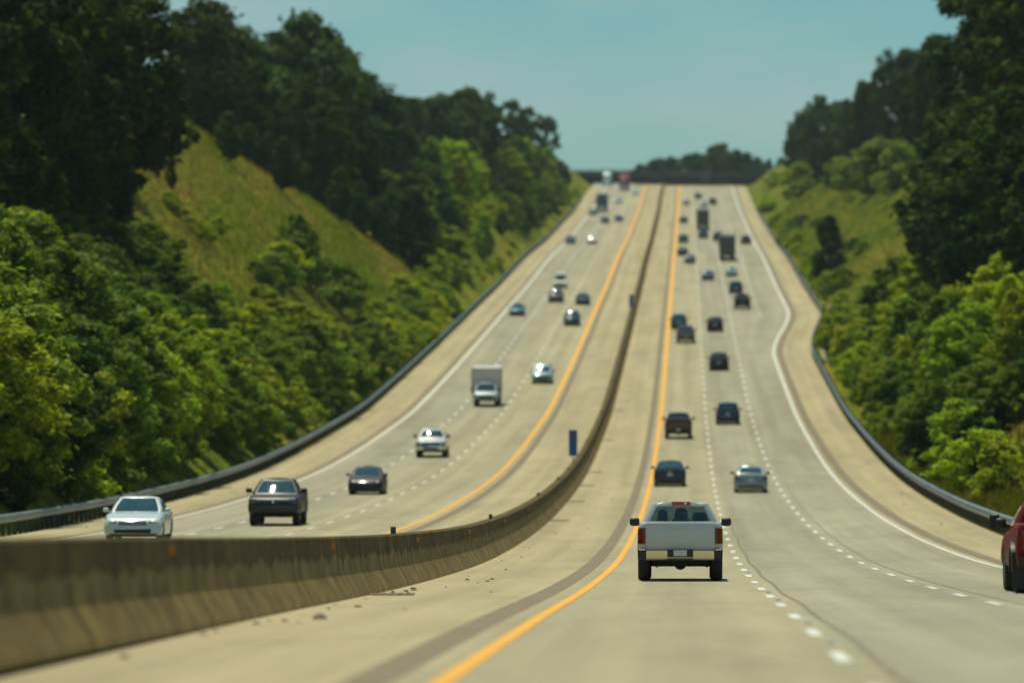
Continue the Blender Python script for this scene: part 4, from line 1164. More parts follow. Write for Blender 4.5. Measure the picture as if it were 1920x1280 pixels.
    ('bush', 83, -29.4, 630.8, 2.9, 'leaf_yellow', 1.15),
    ('bush', 83, -28.3, 655.6, 2.9, 'leaf_yellow', 1.37),
    ('bush', 86, -26.7, 385.3, 2.4, 'leaf_mid', 1.46),
    ('bush', 87, -29.3, 315.1, 3.0, 'leaf_mid', 1.37),
    ('bush', 84, -27.4, 352.4, 2.7, 'leaf_bright', 1.33),
    ('bush', 88, -26.2, 259.6, 1.5, 'leaf_mid', 1.35),
    ('bush', 83, -27.5, 682.2, 1.6, 'leaf_bright', 1.55),
    ('bush', 87, -28.2, 318.8, 1.5, 'leaf_bright', 1.31),
    ('bush', 82, -28.4, 557.5, 1.8, 'leaf_bright', 1.34),
    ('bush', 86, -27.0, 418.3, 2.9, 'leaf_yellow', 1.41),
    ('bush', 87, -27.7, 324.4, 2.2, 'leaf_mid', 1.37),
    ('bush', 83, -26.7, 599.4, 2.5, 'leaf_yellow', 1.43),
    ('bush', 82, -27.1, 500.6, 2.7, 'leaf_yellow', 1.23),
    ('bush', 82, -27.4, 540.4, 1.4, 'leaf_yellow', 1.37),
    ('bush', 82, -27.8, 550.0, 2.7, 'leaf_yellow', 1.42),
    ('bush', 84, -28.3, 370.0, 2.9, 'leaf_mid', 1.30),
    ('bush', 83, -26.4, 680.0, 2.2, 'leaf_bright', 1.36),
    ('bush', 83, -26.5, 621.0, 2.2, 'leaf_bright', 1.45),
    ('bush', 87, -27.4, 332.1, 2.4, 'leaf_bright', 1.19),
    ('bush', 83, -26.2, 684.3, 1.7, 'leaf_yellow', 1.55),
    ('bush', 83, -27.8, 676.6, 2.3, 'leaf_mid', 1.31),
    ('bush', 82, -29.2, 546.0, 1.7, 'leaf_bright', 1.46),
    ('bush', 86, -27.0, 406.0, 2.8, 'leaf_bright', 1.53),
    ('bush', 82, -28.4, 496.5, 1.9, 'leaf_yellow', 1.36),
    ('bush', 83, -28.0, 613.3, 2.7, 'leaf_mid', 1.42),
    ('bush', 87, -27.4, 305.3, 2.3, 'leaf_mid', 1.58),
    ('bush', 88, -26.5, 278.7, 2.5, 'leaf_mid', 1.29),
    ('bush', 82, -26.4, 442.2, 2.2, 'leaf_mid', 1.34),
    ('bush', 83, -26.4, 673.7, 2.4, 'leaf_mid', 1.23),
    ('bush', 84, -29.4, 359.0, 2.9, 'leaf_bright', 1.25),
    ('bush', 85, -29.0, 250.6, 2.0, 'leaf_mid', 1.34),
    ('bush', 83, -26.7, 662.8, 1.8, 'leaf_yellow', 1.23),
    ('bush', 84, -27.3, 379.1, 2.2, 'leaf_bright', 1.42),
    ('bush', 83, -28.4, 588.4, 2.3, 'leaf_bright', 1.27),
    ('bush', 86, -28.2, 458.1, 2.6, 'leaf_bright', 1.40),
    ('bush', 84, -27.9, 359.7, 2.9, 'leaf_bright', 1.54),
    ('bush', 83, -26.5, 630.4, 2.2, 'leaf_yellow', 1.44),
    ('bush', 82, -26.8, 458.5, 1.9, 'leaf_yellow', 1.10),
    ('bush', 86, -28.0, 397.9, 1.5, 'leaf_bright', 1.30),
    ('bush', 88, -29.1, 295.7, 2.4, 'leaf_mid', 1.51),
    ('bush', 83, -27.0, 687.5, 2.1, 'leaf_mid', 1.19),
    ('bush', 83, -29.3, 606.3, 1.7, 'leaf_bright', 1.38),
    ('bush', 83, -28.2, 664.2, 1.5, 'leaf_yellow', 1.45),
    ('bush', 83, -27.5, 652.3, 2.4, 'leaf_yellow', 1.23),
    ('bush', 83, -28.5, 619.3, 3.0, 'leaf_mid', 1.50),
    ('bush', 82, -28.9, 578.2, 2.5, 'leaf_bright', 1.43),
    ('bush', 88, -29.1, 278.9, 2.4, 'leaf_dark', 1.22),
    ('bush', 83, -29.1, 674.6, 2.2, 'leaf_bright', 1.37),
    ('bush', 83, -26.5, 626.0, 2.1, 'leaf_bright', 1.50),
    ('bush', 86, -28.7, 407.8, 1.9, 'leaf_mid', 1.41),
    ('bush', 86, -27.8, 393.3, 1.7, 'leaf_yellow', 1.43),
    ('bush', 83, -26.4, 634.8, 2.2, 'leaf_yellow', 1.38),
    ('bush', 83, -27.4, 568.7, 2.5, 'leaf_yellow', 1.41),
    ('bush', 82, -28.5, 573.8, 2.1, 'leaf_bright', 1.33),
    ('bush', 85, -27.5, 253.5, 3.0, 'leaf_mid', 1.36),
    ('bush', 85, -28.6, 258.5, 1.5, 'leaf_mid', 1.30),
    ('bush', 83, -28.8, 669.1, 2.5, 'leaf_bright', 1.42),
    ('bush', 88, -28.4, 275.2, 1.6, 'leaf_mid', 1.37),
    ('bush', 83, -27.0, 561.1, 2.9, 'leaf_bright', 1.43),
    ('bush', 82, -28.6, 470.9, 2.5, 'leaf_bright', 1.50),
    ('bush', 88, -26.7, 268.5, 2.0, 'leaf_bright', 1.48),
    ('bush', 83, -27.0, 574.4, 1.8, 'leaf_bright', 1.51),
    ('bush', 84, -29.3, 375.5, 2.6, 'leaf_bright', 1.38),
    ('bush', 84, -28.0, 349.4, 2.0, 'leaf_bright', 1.27),
    ('bush', 82, -26.5, 511.8, 2.6, 'leaf_bright', 1.15),
    ('bush', 82, -26.5, 449.9, 2.7, 'leaf_mid', 1.16),
    ('bush', 82, -26.3, 488.8, 2.4, 'leaf_bright', 1.15),
    ('bush', 87, -29.5, 337.9, 2.9, 'leaf_bright', 1.22),
    ('bush', 83, -26.7, 590.2, 2.0, 'leaf_mid', 1.50),
    ('bush', 86, -29.0, 429.2, 2.7, 'leaf_bright', 1.35),
    ('bush', 83, -26.8, 603.9, 2.2, 'leaf_bright', 1.34),
    ('tall', 89, -32.4, 1288.3, 11.4, 'leaf_mid', 1.03),
    ('tall', 90, -39.1, 1203.5, 13.3, 'leaf_bright', 1.06),
    ('tall', 91, -44.2, 1087.6, 14.1, 'leaf_mid', 1.22),
    ('tall', 90, -34.7, 1137.7, 13.1, 'leaf_far', 1.15),
    ('slim', 91, -46.2, 982.0, 13.6, 'leaf_mid', 1.19),
    ('tall', 89, -34.7, 1263.9, 13.6, 'leaf_yellow', 0.98),
    ('tall', 90, -35.8, 1105.0, 12.9, 'leaf_bright', 1.19),
    ('tall', 91, -39.8, 917.3, 10.5, 'leaf_mid', 0.99),
    ('tall', 90, -42.9, 1167.5, 13.0, 'leaf_mid', 1.06),
    ('tall', 89, -32.2, 1160.3, 14.1, 'leaf_mid', 1.11),
    ('slim', 90, -38.0, 1009.3, 10.0, 'leaf_mid', 1.15),
    ('slim', 92, -36.7, 873.6, 15.0, 'leaf_mid', 0.98),
    ('slim', 90, -46.3, 1296.3, 12.2, 'leaf_far', 1.21),
    ('slim', 90, -40.8, 1282.3, 8.5, 'leaf_far', 1.08),
    ('tall', 90, -44.3, 1382.5, 12.8, 'leaf_mid', 1.09),
    ('slim', 90, -41.7, 1097.0, 11.6, 'leaf_yellow', 1.24),
    ('slim', 90, -36.6, 1085.3, 12.6, 'leaf_far', 1.10),
    ('slim', 90, -32.7, 960.9, 10.3, 'leaf_yellow', 1.15),
    ('tall', 91, -35.7, 932.4, 14.8, 'leaf_bright', 1.17),
    ('tall', 90, -41.0, 1216.1, 14.9, 'leaf_mid', 1.10),
    ('slim', 91, -42.9, 850.3, 8.1, 'leaf_mid', 1.19),
    ('tall', 91, -46.1, 1074.1, 10.5, 'leaf_yellow', 0.99),
    ('tall', 91, -47.3, 969.9, 12.7, 'leaf_far', 1.16),
    ('tall', 89, -30.9, 1069.8, 12.4, 'leaf_yellow', 1.16),
    ('slim', 90, -46.4, 1313.6, 12.3, 'leaf_far', 1.22),
    ('slim', 89, -33.0, 1223.7, 9.0, 'leaf_far', 1.23),
    ('slim', 91, -31.7, 795.1, 10.0, 'leaf_far', 1.24),
    ('tall', 90, -47.4, 1370.8, 8.6, 'leaf_yellow', 1.19),
    ('tall', 90, -41.5, 1228.2, 8.5, 'leaf_far', 1.17),
    ('tall', 90, -39.2, 1126.8, 11.5, 'leaf_bright', 0.97),
    ('slim', 91, -47.4, 1108.8, 11.7, 'leaf_mid', 1.00),
    ('tall', 89, -31.8, 1100.1, 13.6, 'leaf_far', 1.23),
    ('tall', 89, -35.7, 1238.5, 13.6, 'leaf_mid', 1.06),
    ('tall', 91, -36.1, 857.6, 10.7, 'leaf_far', 0.97),
    ('slim', 90, -45.8, 1266.1, 13.0, 'leaf_yellow', 0.98),
    ('slim', 91, -37.7, 751.8, 13.5, 'leaf_mid', 1.02),
    ('tall', 91, -43.6, 925.1, 13.7, 'leaf_bright', 1.15),
    ('slim', 90, -43.2, 1156.8, 13.5, 'leaf_yellow', 1.17),
    ('tall', 91, -36.7, 803.1, 8.2, 'leaf_mid', 1.06),
    ('slim', 91, -45.6, 906.6, 11.8, 'leaf_yellow', 1.02),
    ('slim', 90, -38.2, 1046.9, 13.8, 'leaf_mid', 1.23),
    ('tall', 91, -47.4, 956.2, 13.3, 'leaf_yellow', 0.98),
    ('tall', 90, -30.4, 814.8, 8.0, 'leaf_yellow', 1.00),
    ('slim', 90, -38.8, 1022.1, 14.1, 'leaf_mid', 1.18),
    ('tall', 89, -30.9, 1319.6, 9.1, 'leaf_bright', 1.23),
    ('slim', 91, -41.9, 1039.0, 10.0, 'leaf_mid', 1.13),
    ('slim', 89, -31.2, 1370.1, 10.3, 'leaf_bright', 1.16),
    ('tall', 89, -32.8, 1194.7, 8.5, 'leaf_yellow', 0.99),
    ('tall', 91, -41.6, 896.3, 14.8, 'leaf_mid', 1.20),
    ('slim', 90, -43.7, 1398.0, 8.9, 'leaf_yellow', 1.09),
    ('slim', 91, -36.3, 816.4, 11.2, 'leaf_mid', 1.19),
    ('slim', 91, -35.6, 776.6, 11.4, 'leaf_mid', 1.14),
    ('slim', 91, -31.0, 732.4, 8.7, 'leaf_mid', 1.23),
    ('slim', 89, -31.7, 1252.2, 9.0, 'leaf_far', 1.18),
    ('tall', 90, -43.2, 1133.3, 13.9, 'leaf_yellow', 1.05),
    ('slim', 91, -34.2, 897.4, 12.2, 'leaf_yellow', 0.98),
    ('slim', 93, -44.5, 873.3, 14.5, 'leaf_yellow', 1.02),
    ('tall', 91, -45.7, 1176.8, 13.1, 'leaf_yellow', 1.24),
    ('small', 94, -34.6, 982.7, 6.6, 'leaf_bright', 1.13),
    ('slim', 95, -27.8, 1179.8, 4.9, 'leaf_mid', 1.13),
    ('small', 94, -31.0, 916.5, 4.2, 'leaf_yellow', 1.33),
    ('small', 95, -30.8, 1443.2, 5.6, 'leaf_yellow', 1.49),
    ('slim', 95, -33.4, 1379.9, 4.6, 'leaf_yellow', 1.15),
    ('slim', 95, -34.4, 1349.6, 6.3, 'leaf_mid', 1.36),
    ('slim', 94, -35.4, 1153.7, 4.2, 'leaf_bright', 1.18),
    ('small', 95, -27.7, 1092.0, 5.4, 'leaf_mid', 1.20),
    ('slim', 96, -33.3, 782.0, 6.0, 'leaf_bright', 1.24),
    ('slim', 94, -35.3, 1199.1, 6.0, 'leaf_mid', 1.17),
    ('slim', 95, -32.2, 1433.0, 7.8, 'leaf_bright', 1.13),
    ('small', 95, -30.7, 1262.4, 6.3, 'leaf_bright', 1.28),
    ('slim', 95, -30.0, 1098.5, 4.2, 'leaf_bright', 1.38),
    ('slim', 95, -28.0, 1277.9, 5.4, 'leaf_mid', 1.48),
    ('small', 95, -31.6, 1200.6, 4.9, 'leaf_far', 1.21),
    ('slim', 95, -28.2, 1035.0, 4.3, 'leaf_mid', 1.28),
    ('slim', 95, -28.2, 1351.9, 5.1, 'leaf_far', 1.27),
    ('small', 95, -34.6, 1450.3, 4.7, 'leaf_mid', 1.19),
    ('slim', 95, -30.7, 1106.7, 5.1, 'leaf_yellow', 1.10),
    ('small', 94, -30.9, 1018.2, 7.8, 'leaf_far', 1.38),
    ('slim', 95, -29.0, 1409.1, 7.5, 'leaf_far', 1.42),
    ('small', 94, -35.1, 1041.2, 6.5, 'leaf_mid', 1.12),
    ('small', 94, -35.0, 1073.0, 6.4, 'leaf_yellow', 1.14),
    ('slim', 96, -32.7, 799.5, 4.1, 'leaf_mid', 1.45),
    ('small', 95, -27.6, 1217.9, 6.4, 'leaf_far', 1.29),
    ('small', 95, -31.8, 1475.2, 5.9, 'leaf_bright', 1.13),
    ('small', 95, -31.7, 1295.1, 6.8, 'leaf_yellow', 1.31),
    ('slim', 95, -32.8, 1415.3, 4.9, 'leaf_mid', 1.32),
    ('small', 95, -27.8, 1288.3, 7.2, 'leaf_yellow', 1.29),
    ('slim', 95, -27.9, 1210.3, 7.4, 'leaf_mid', 1.29),
    ('small', 95, -34.9, 1362.9, 5.6, 'leaf_far', 1.38),
    ('slim', 95, -32.1, 1401.6, 6.5, 'leaf_far', 1.13),
    ('small', 95, -27.5, 1043.0, 6.9, 'leaf_mid', 1.17),
    ('slim', 94, -27.9, 842.4, 7.2, 'leaf_bright', 1.16),
    ('small', 94, -31.1, 846.4, 4.1, 'leaf_yellow', 1.42),
    ('small', 95, -34.7, 1301.7, 7.9, 'leaf_mid', 1.18),
    ('slim', 94, -33.4, 925.5, 5.0, 'leaf_yellow', 1.33),
    ('slim', 94, -34.8, 1056.5, 7.6, 'leaf_yellow', 1.24),
    ('small', 95, -31.3, 1141.9, 4.1, 'leaf_yellow', 1.28),
    ('small', 96, -28.8, 705.3, 4.7, 'leaf_yellow', 1.29),
    ('small', 96, -29.9, 763.6, 6.1, 'leaf_yellow', 1.29),
    ('slim', 96, -34.3, 759.0, 4.2, 'leaf_yellow', 1.14),
    ('small', 96, -28.0, 731.1, 4.3, 'leaf_bright', 1.23),
    ('slim', 95, -31.2, 1082.0, 5.9, 'leaf_yellow', 1.48),
    ('slim', 95, -27.9, 1326.5, 4.6, 'leaf_mid', 1.39),
    ('small', 97, -31.6, 1040.6, 8.0, 'leaf_far', 1.43),
    ('small', 95, -35.8, 1281.9, 6.2, 'leaf_far', 1.28),
    ('small', 94, -30.4, 988.8, 6.0, 'leaf_mid', 1.13),
    ('slim', 94, -28.8, 947.3, 4.7, 'leaf_mid', 1.46),
    ('slim', 94, -34.9, 935.6, 4.0, 'leaf_bright', 1.50),
    ('small', 94, -35.6, 1208.5, 6.8, 'leaf_bright', 1.48),
    ('small', 94, -31.5, 956.0, 4.7, 'leaf_bright', 1.24),
    ('slim', 96, -35.8, 740.1, 6.0, 'leaf_mid', 1.49),
    ('small', 95, -28.0, 1152.4, 7.9, 'leaf_mid', 1.22),
    ('slim', 95, -28.5, 997.5, 6.8, 'leaf_bright', 1.35),
    ('slim', 95, -28.5, 1467.3, 4.1, 'leaf_far', 1.35),
    ('slim', 96, -35.2, 852.6, 7.4, 'leaf_yellow', 1.45),
    ('slim', 96, -32.7, 705.0, 5.3, 'leaf_mid', 1.49),
    ('small', 94, -31.7, 1027.8, 6.0, 'leaf_mid', 1.18),
    ('small', 94, -30.3, 963.7, 4.3, 'leaf_yellow', 1.48),
    ('fine', 98, 27.3, 434.4, 7.0, 'leaf_yellow', 1.16),
    ('fine', 99, 26.1, 504.9, 5.5, 'leaf_mid', 1.18),
    ('fine', 100, 26.0, 460.6, 7.6, 'leaf_mid', 1.20),
    ('fine', 99, 20.6, 447.6, 7.8, 'leaf_mid', 1.14),
    ('fine', 100, 25.0, 446.3, 6.4, 'leaf_yellow', 1.29),
    ('fine', 98, 25.7, 409.0, 6.1, 'leaf_bright', 1.30),
    ('fine', 99, 20.2, 397.7, 6.4, 'leaf_bright', 1.18),
    ('fine', 99, 20.2, 407.5, 8.1, 'leaf_mid', 1.20),
    ('fine', 101, 22.2, 505.4, 7.3, 'leaf_yellow', 1.22),
    ('fine', 98, 27.6, 440.6, 5.6, 'leaf_yellow', 1.14),
    ('fine', 98, 28.2, 476.4, 5.4, 'leaf_bright', 1.38),
    ('fine', 99, 20.8, 433.7, 5.2, 'leaf_yellow', 1.13),
    ('fine', 98, 24.7, 394.2, 7.2, 'leaf_bright', 1.39),
    ('fine', 99, 21.7, 465.6, 6.9, 'leaf_yellow', 1.21),
    ('fine', 100, 28.1, 492.6, 5.3, 'leaf_bright', 1.15),
    ('fine', 99, 21.7, 440.6, 5.4, 'leaf_mid', 1.13),
    ('fine', 101, 21.3, 494.6, 5.5, 'leaf_yellow', 1.34),
    ('fine', 102, 21.1, 515.0, 8.6, 'leaf_mid', 1.37),
    ('fine', 98, 24.1, 382.6, 6.6, 'leaf_yellow', 1.23),
    ('fine', 100, 20.8, 373.1, 7.2, 'leaf_bright', 1.32),
    ('fine', 98, 23.4, 360.3, 6.3, 'leaf_yellow', 1.13),
    ('fine', 99, 20.2, 426.4, 6.4, 'leaf_yellow', 1.31),
    ('fine', 103, 21.5, 442.5, 2.9, 'leaf_mid', 1.45),
    ('small', 104, 19.0, 511.7, 4.9, 'leaf_bright', 1.48),
    ('fine', 103, 17.6, 360.3, 2.9, 'leaf_dark', 1.45),
    ('fine', 105, 22.1, 511.1, 2.8, 'leaf_dark', 1.21),
    ('small', 106, 26.7, 392.8, 3.1, 'leaf_mid', 1.45),
    ('fine', 107, 17.0, 571.1, 4.4, 'leaf_mid', 1.18),
    ('fine', 108, 18.0, 308.7, 3.9, 'leaf_dark', 1.11),
    ('fine', 105, 19.4, 462.3, 2.8, 'leaf_yellow', 1.18),
    ('fine', 105, 19.1, 473.4, 4.1, 'leaf_mid', 1.48),
    ('fine', 103, 24.3, 466.9, 3.0, 'leaf_mid', 1.21),
    ('fine', 104, 18.3, 546.9, 4.7, 'leaf_mid', 1.25),
    ('small', 103, 20.4, 400.1, 3.8, 'leaf_dark', 1.12),
    ('small', 108, 25.5, 451.7, 3.2, 'leaf_bright', 1.40),
    ('fine', 108, 20.5, 351.6, 4.3, 'leaf_mid', 1.45),
    ('small', 104, 17.1, 480.4, 2.7, 'leaf_mid', 1.18),
    ('fine', 103, 18.0, 351.1, 3.9, 'leaf_dark', 1.38),
    ('small', 105, 20.3, 495.0, 4.0, 'leaf_bright', 1.34),
    ('fine', 104, 20.3, 560.9, 2.9, 'leaf_bright', 1.42),
    ('small', 105, 19.7, 524.9, 2.6, 'leaf_yellow', 1.17),
    ('small', 103, 21.7, 468.0, 3.0, 'leaf_mid', 1.29),
    ('small', 104, 17.8, 565.4, 5.0, 'leaf_yellow', 1.46),
    ('small', 108, 19.7, 328.3, 2.9, 'leaf_dark', 1.14),
    ('fine', 105, 17.8, 427.4, 3.1, 'leaf_bright', 1.34),
    ('fine', 106, 21.3, 328.5, 3.7, 'leaf_mid', 1.31),
    ('fine', 106, 26.4, 407.4, 2.6, 'leaf_dark', 1.48),
    ('fine', 105, 18.6, 439.4, 4.9, 'leaf_bright', 1.14),
    ('fine', 103, 23.3, 443.7, 3.5, 'leaf_mid', 1.35),
    ('fine', 106, 23.2, 385.8, 3.1, 'leaf_mid', 1.28),
    ('small', 103, 22.0, 457.5, 4.8, 'leaf_bright', 1.29),
    ('fine', 103, 25.2, 488.8, 2.9, 'leaf_mid', 1.12),
    ('fine', 103, 21.2, 450.2, 4.6, 'leaf_mid', 1.26),
    ('small', 108, 22.5, 391.4, 4.1, 'leaf_dark', 1.33),
    ('fine', 108, 21.8, 365.6, 3.4, 'leaf_bright', 1.17),
    ('fine', 108, 21.4, 372.8, 4.8, 'leaf_mid', 1.48),
    ('small', 106, 23.5, 372.9, 3.4, 'leaf_dark', 1.11),
    ('fine', 105, 17.1, 442.6, 4.8, 'leaf_bright', 1.18),
    ('fine', 104, 20.8, 575.8, 2.8, 'leaf_yellow', 1.23),
    ('fine', 104, 17.6, 515.6, 3.3, 'leaf_yellow', 1.24),
    ('small', 105, 17.7, 451.4, 4.5, 'leaf_mid', 1.26),
    ('fine', 104, 20.1, 552.9, 3.2, 'leaf_yellow', 1.29),
    ('small', 103, 18.6, 393.4, 3.3, 'leaf_bright', 1.11),
    ('small', 105, 20.0, 457.8, 4.1, 'leaf_mid', 1.48),
    ('small', 103, 17.2, 371.4, 3.7, 'leaf_mid', 1.15),
    ('small', 103, 19.1, 377.0, 4.1, 'leaf_mid', 1.47),
    ('small', 108, 19.5, 336.2, 3.2, 'leaf_mid', 1.45),
    ('fine', 103, 21.5, 416.0, 5.0, 'leaf_mid', 1.42),
    ('small', 105, 17.9, 400.6, 3.2, 'leaf_bright', 1.18),
    ('fine', 105, 19.9, 480.7, 4.3, 'leaf_bright', 1.31),
    ('fine', 106, 23.4, 326.4, 4.3, 'leaf_dark', 1.43),
    ('small', 103, 23.4, 475.4, 3.0, 'leaf_dark', 1.36),
    ('small', 103, 19.1, 404.8, 4.3, 'leaf_mid', 1.23),
    ('fine', 108, 21.5, 384.2, 3.1, 'leaf_dark', 1.38),
    ('small', 105, 19.3, 469.1, 4.9, 'leaf_bright', 1.37),
    ('fine', 103, 17.2, 342.0, 4.0, 'leaf_dark', 1.48),
    ('fine', 105, 19.2, 499.8, 2.8, 'leaf_mid', 1.46),
    ('fine', 104, 17.3, 490.9, 4.5, 'leaf_yellow', 1.45),
    ('fine', 103, 22.2, 464.0, 5.0, 'leaf_mid', 1.18),
    ('small', 106, 24.0, 363.0, 3.6, 'leaf_mid', 1.38),
    ('small', 103, 20.8, 461.1, 4.3, 'leaf_bright', 1.28),
    ('small', 106, 24.5, 407.8, 4.2, 'leaf_mid', 1.15),
    ('fine', 105, 19.2, 516.0, 4.3, 'leaf_bright', 1.28),
    ('small', 105, 22.5, 524.0, 2.7, 'leaf_mid', 1.49),
    ('small', 105, 22.0, 546.8, 2.7, 'leaf_mid', 1.25),
    ('small', 108, 23.6, 396.1, 2.7, 'leaf_mid', 1.38),
    ('small', 103, 22.8, 492.6, 3.4, 'leaf_mid', 1.19),
    ('fine', 103, 24.1, 509.2, 2.8, 'leaf_mid', 1.27),
    ('small', 108, 23.1, 422.2, 3.4, 'leaf_bright', 1.34),
    ('fine', 104, 17.9, 522.7, 2.7, 'leaf_bright', 1.28),
    ('fine', 106, 26.1, 417.4, 2.7, 'leaf_mid', 1.23),
    ('small', 104, 18.2, 542.1, 4.7, 'leaf_yellow', 1.20),
    ('fine', 105, 18.3, 483.7, 4.3, 'leaf_bright', 1.13),
    ('fine', 103, 19.1, 381.0, 3.1, 'leaf_bright', 1.13),
    ('small', 108, 17.3, 315.3, 4.6, 'leaf_bright', 1.23),
    ('fine', 105, 17.9, 421.0, 5.0, 'leaf_mid', 1.35),
    ('fine', 103, 21.3, 406.8, 3.0, 'leaf_dark', 1.42),
    ('bush', 109, 17.6, 505.2, 1.9, 'leaf_mid', 1.06),
    ('bush', 109, 16.7, 527.7, 1.8, 'leaf_yellow', 1.10),
    ('bush', 110, 17.7, 619.1, 2.2, 'leaf_mid', 1.18),
    ('bush', 111, 18.4, 423.3, 1.7, 'leaf_bright', 1.21),
    ('bush', 111, 19.0, 473.3, 1.5, 'leaf_bright', 1.13),
    ('bush', 109, 17.0, 559.8, 2.0, 'leaf_bright', 1.14),
    ('bush', 111, 16.4, 409.8, 1.6, 'leaf_yellow', 1.18),
    ('bush', 110, 16.9, 600.2, 1.7, 'leaf_bright', 1.28),
    ('bush', 109, 18.8, 610.5, 1.7, 'leaf_mid', 1.29),
    ('bush', 111, 17.6, 466.6, 1.5, 'leaf_bright', 1.08),
    ('bush', 111, 17.2, 418.4, 2.0, 'leaf_bright', 1.28),
    ('bush', 109, 17.3, 479.8, 1.7, 'leaf_mid', 1.00),
    ('bush', 110, 17.0, 593.0, 1.5, 'leaf_mid', 1.12),
    ('bush', 109, 18.2, 491.0, 1.3, 'leaf_mid', 1.15),
    ('bush', 112, 18.0, 378.1, 1.6, 'leaf_dark', 1.12),
    ('bush', 112, 19.4, 366.1, 2.2, 'leaf_mid', 1.26),
    ('bush', 112, 16.5, 349.8, 1.3, 'leaf_bright', 1.14),
    ('bush', 109, 18.5, 593.2, 1.7, 'leaf_yellow', 1.19),
    ('bush', 111, 18.2, 409.5, 2.0, 'leaf_mid', 1.19),
    ('bush', 109, 19.4, 569.3, 1.7, 'leaf_bright', 1.26),
    ('bush', 112, 17.8, 386.6, 1.6, 'leaf_mid', 1.12),
    ('bush', 112, 18.2, 392.8, 1.7, 'leaf_dark', 1.30),
    ('bush', 109, 18.7, 584.0, 2.2, 'leaf_yellow', 1.22),
    ('bush', 109, 16.9, 552.1, 1.9, 'leaf_bright', 1.03),
    ('bush', 112, 17.6, 356.5, 1.3, 'leaf_mid', 1.02),
    ('bush', 109, 17.9, 487.2, 1.5, 'leaf_mid', 1.13),
    ('bush', 109, 17.8, 547.5, 1.7, 'leaf_bright', 1.14),
    ('bush', 109, 18.6, 537.6, 2.2, 'leaf_yellow', 1.12),
    ('bush', 112, 17.3, 337.1, 1.6, 'leaf_mid', 1.22),
    ('bush', 109, 17.0, 514.7, 1.6, 'leaf_bright', 1.17),
    ('bush', 109, 18.9, 597.7, 1.9, 'leaf_yellow', 1.12),
    ('bush', 112, 19.3, 395.3, 1.9, 'leaf_mid', 1.23),
    ('bush', 111, 18.3, 435.3, 2.1, 'leaf_bright', 1.04),
    ('bush', 111, 19.1, 468.3, 1.3, 'leaf_yellow', 1.28),
    ('fine', 113, -35.7, 366.4, 3.3, 'leaf_far', 1.41),
    ('bush', 113, -37.6, 393.9, 2.5, 'leaf_mid', 1.31),
    ('bush', 114, -34.7, 385.8, 3.3, 'leaf_far', 1.30),
    ('fine', 113, -38.7, 381.7, 2.8, 'leaf_far', 1.54),
    ('bush', 114, -34.2, 376.1, 3.5, 'leaf_mid', 1.42),
    ('bush', 113, -36.6, 362.5, 3.2, 'leaf_mid', 1.32),
    ('fine', 114, -35.8, 393.9, 3.2, 'leaf_mid', 1.43),
    ('fine', 114, -36.4, 398.1, 3.3, 'leaf_mid', 1.51),
    ('fine', 113, -35.9, 371.1, 2.9, 'leaf_mid', 1.25),
    ('fine', 114, -36.0, 380.0, 4.3, 'leaf_mid', 1.27),
    ('fine', 114, -36.7, 389.8, 2.6, 'leaf_mid', 1.46),
    ('fine', 114, -38.0, 413.0, 3.2, 'leaf_mid', 1.27),
    ('fine', 114, -33.6, 367.3, 3.5, 'leaf_dark', 1.58),
    ('fine', 114, -37.4, 406.0, 3.2, 'leaf_dark', 1.37),
    ('fine', 115, -34.6, 363.5, 4.4, 'leaf_mid', 1.26),
    ('fine', 113, -37.9, 360.2, 2.8, 'leaf_dark', 1.28),
    ('fine', 113, -38.6, 385.6, 2.7, 'leaf_dark', 1.28),
    ('fine', 113, -37.4, 369.7, 2.5, 'leaf_far', 1.27),
    ('fine', 113, -36.9, 375.0, 2.7, 'leaf_dark', 1.21),
    ('fine', 113, -38.5, 398.9, 2.7, 'leaf_mid', 1.39),
    ('fine', 113, -38.6, 365.6, 2.5, 'leaf_mid', 1.44),
    ('bush', 113, -37.8, 378.4, 3.5, 'leaf_far', 1.44),
    ('fine', 114, -36.4, 384.1, 3.3, 'leaf_mid', 1.49),
    ('bush', 114, -38.6, 409.1, 2.5, 'leaf_dark', 1.36),
    ('fine', 114, -38.9, 416.6, 2.5, 'leaf_far', 1.31),
    ('fine', 114, -33.6, 360.3, 3.9, 'leaf_mid', 1.28),
    ('fine', 114, -33.4, 371.4, 4.0, 'leaf_far', 1.41),
    ('fine', 113, -38.9, 389.6, 2.4, 'leaf_mid', 1.26),
    ('bush', 114, -34.4, 381.3, 4.1, 'leaf_far', 1.52),
    ('bush', 114, -36.4, 402.3, 4.3, 'leaf_mid', 1.37),
    ('fine', 114, -38.4, 421.9, 2.5, 'leaf_mid', 1.40),
    ('bush', 113, -38.7, 374.2, 2.5, 'leaf_mid', 1.48),
    ('bush', 116, 37.1, 833.4, 2.2, 'leaf_mid', 1.54),
    ('bush', 117, 26.7, 954.7, 1.6, 'leaf_bright', 1.37),
    ('bush', 117, 23.9, 1082.3, 2.3, 'leaf_far', 1.56),
    ('bush', 118, 38.6, 935.4, 2.0, 'leaf_far', 1.37),
    ('bush', 118, 36.4, 1000.6, 1.7, 'leaf_far', 1.44),
    ('bush', 118, 38.5, 964.6, 1.4, 'leaf_yellow', 1.47),
    ('bush', 119, 26.5, 794.5, 1.9, 'leaf_bright', 1.30),
    ('bush', 119, 30.7, 986.5, 1.4, 'leaf_yellow', 1.40),
    ('bush', 119, 26.3, 822.5, 1.7, 'leaf_far', 1.23),
    ('bush', 120, 31.3, 701.8, 2.4, 'leaf_far', 1.29),
    ('bush', 117, 25.5, 1000.7, 1.8, 'leaf_mid', 1.55),
    ('bush', 119, 35.9, 1028.7, 1.9, 'leaf_far', 1.46),
]
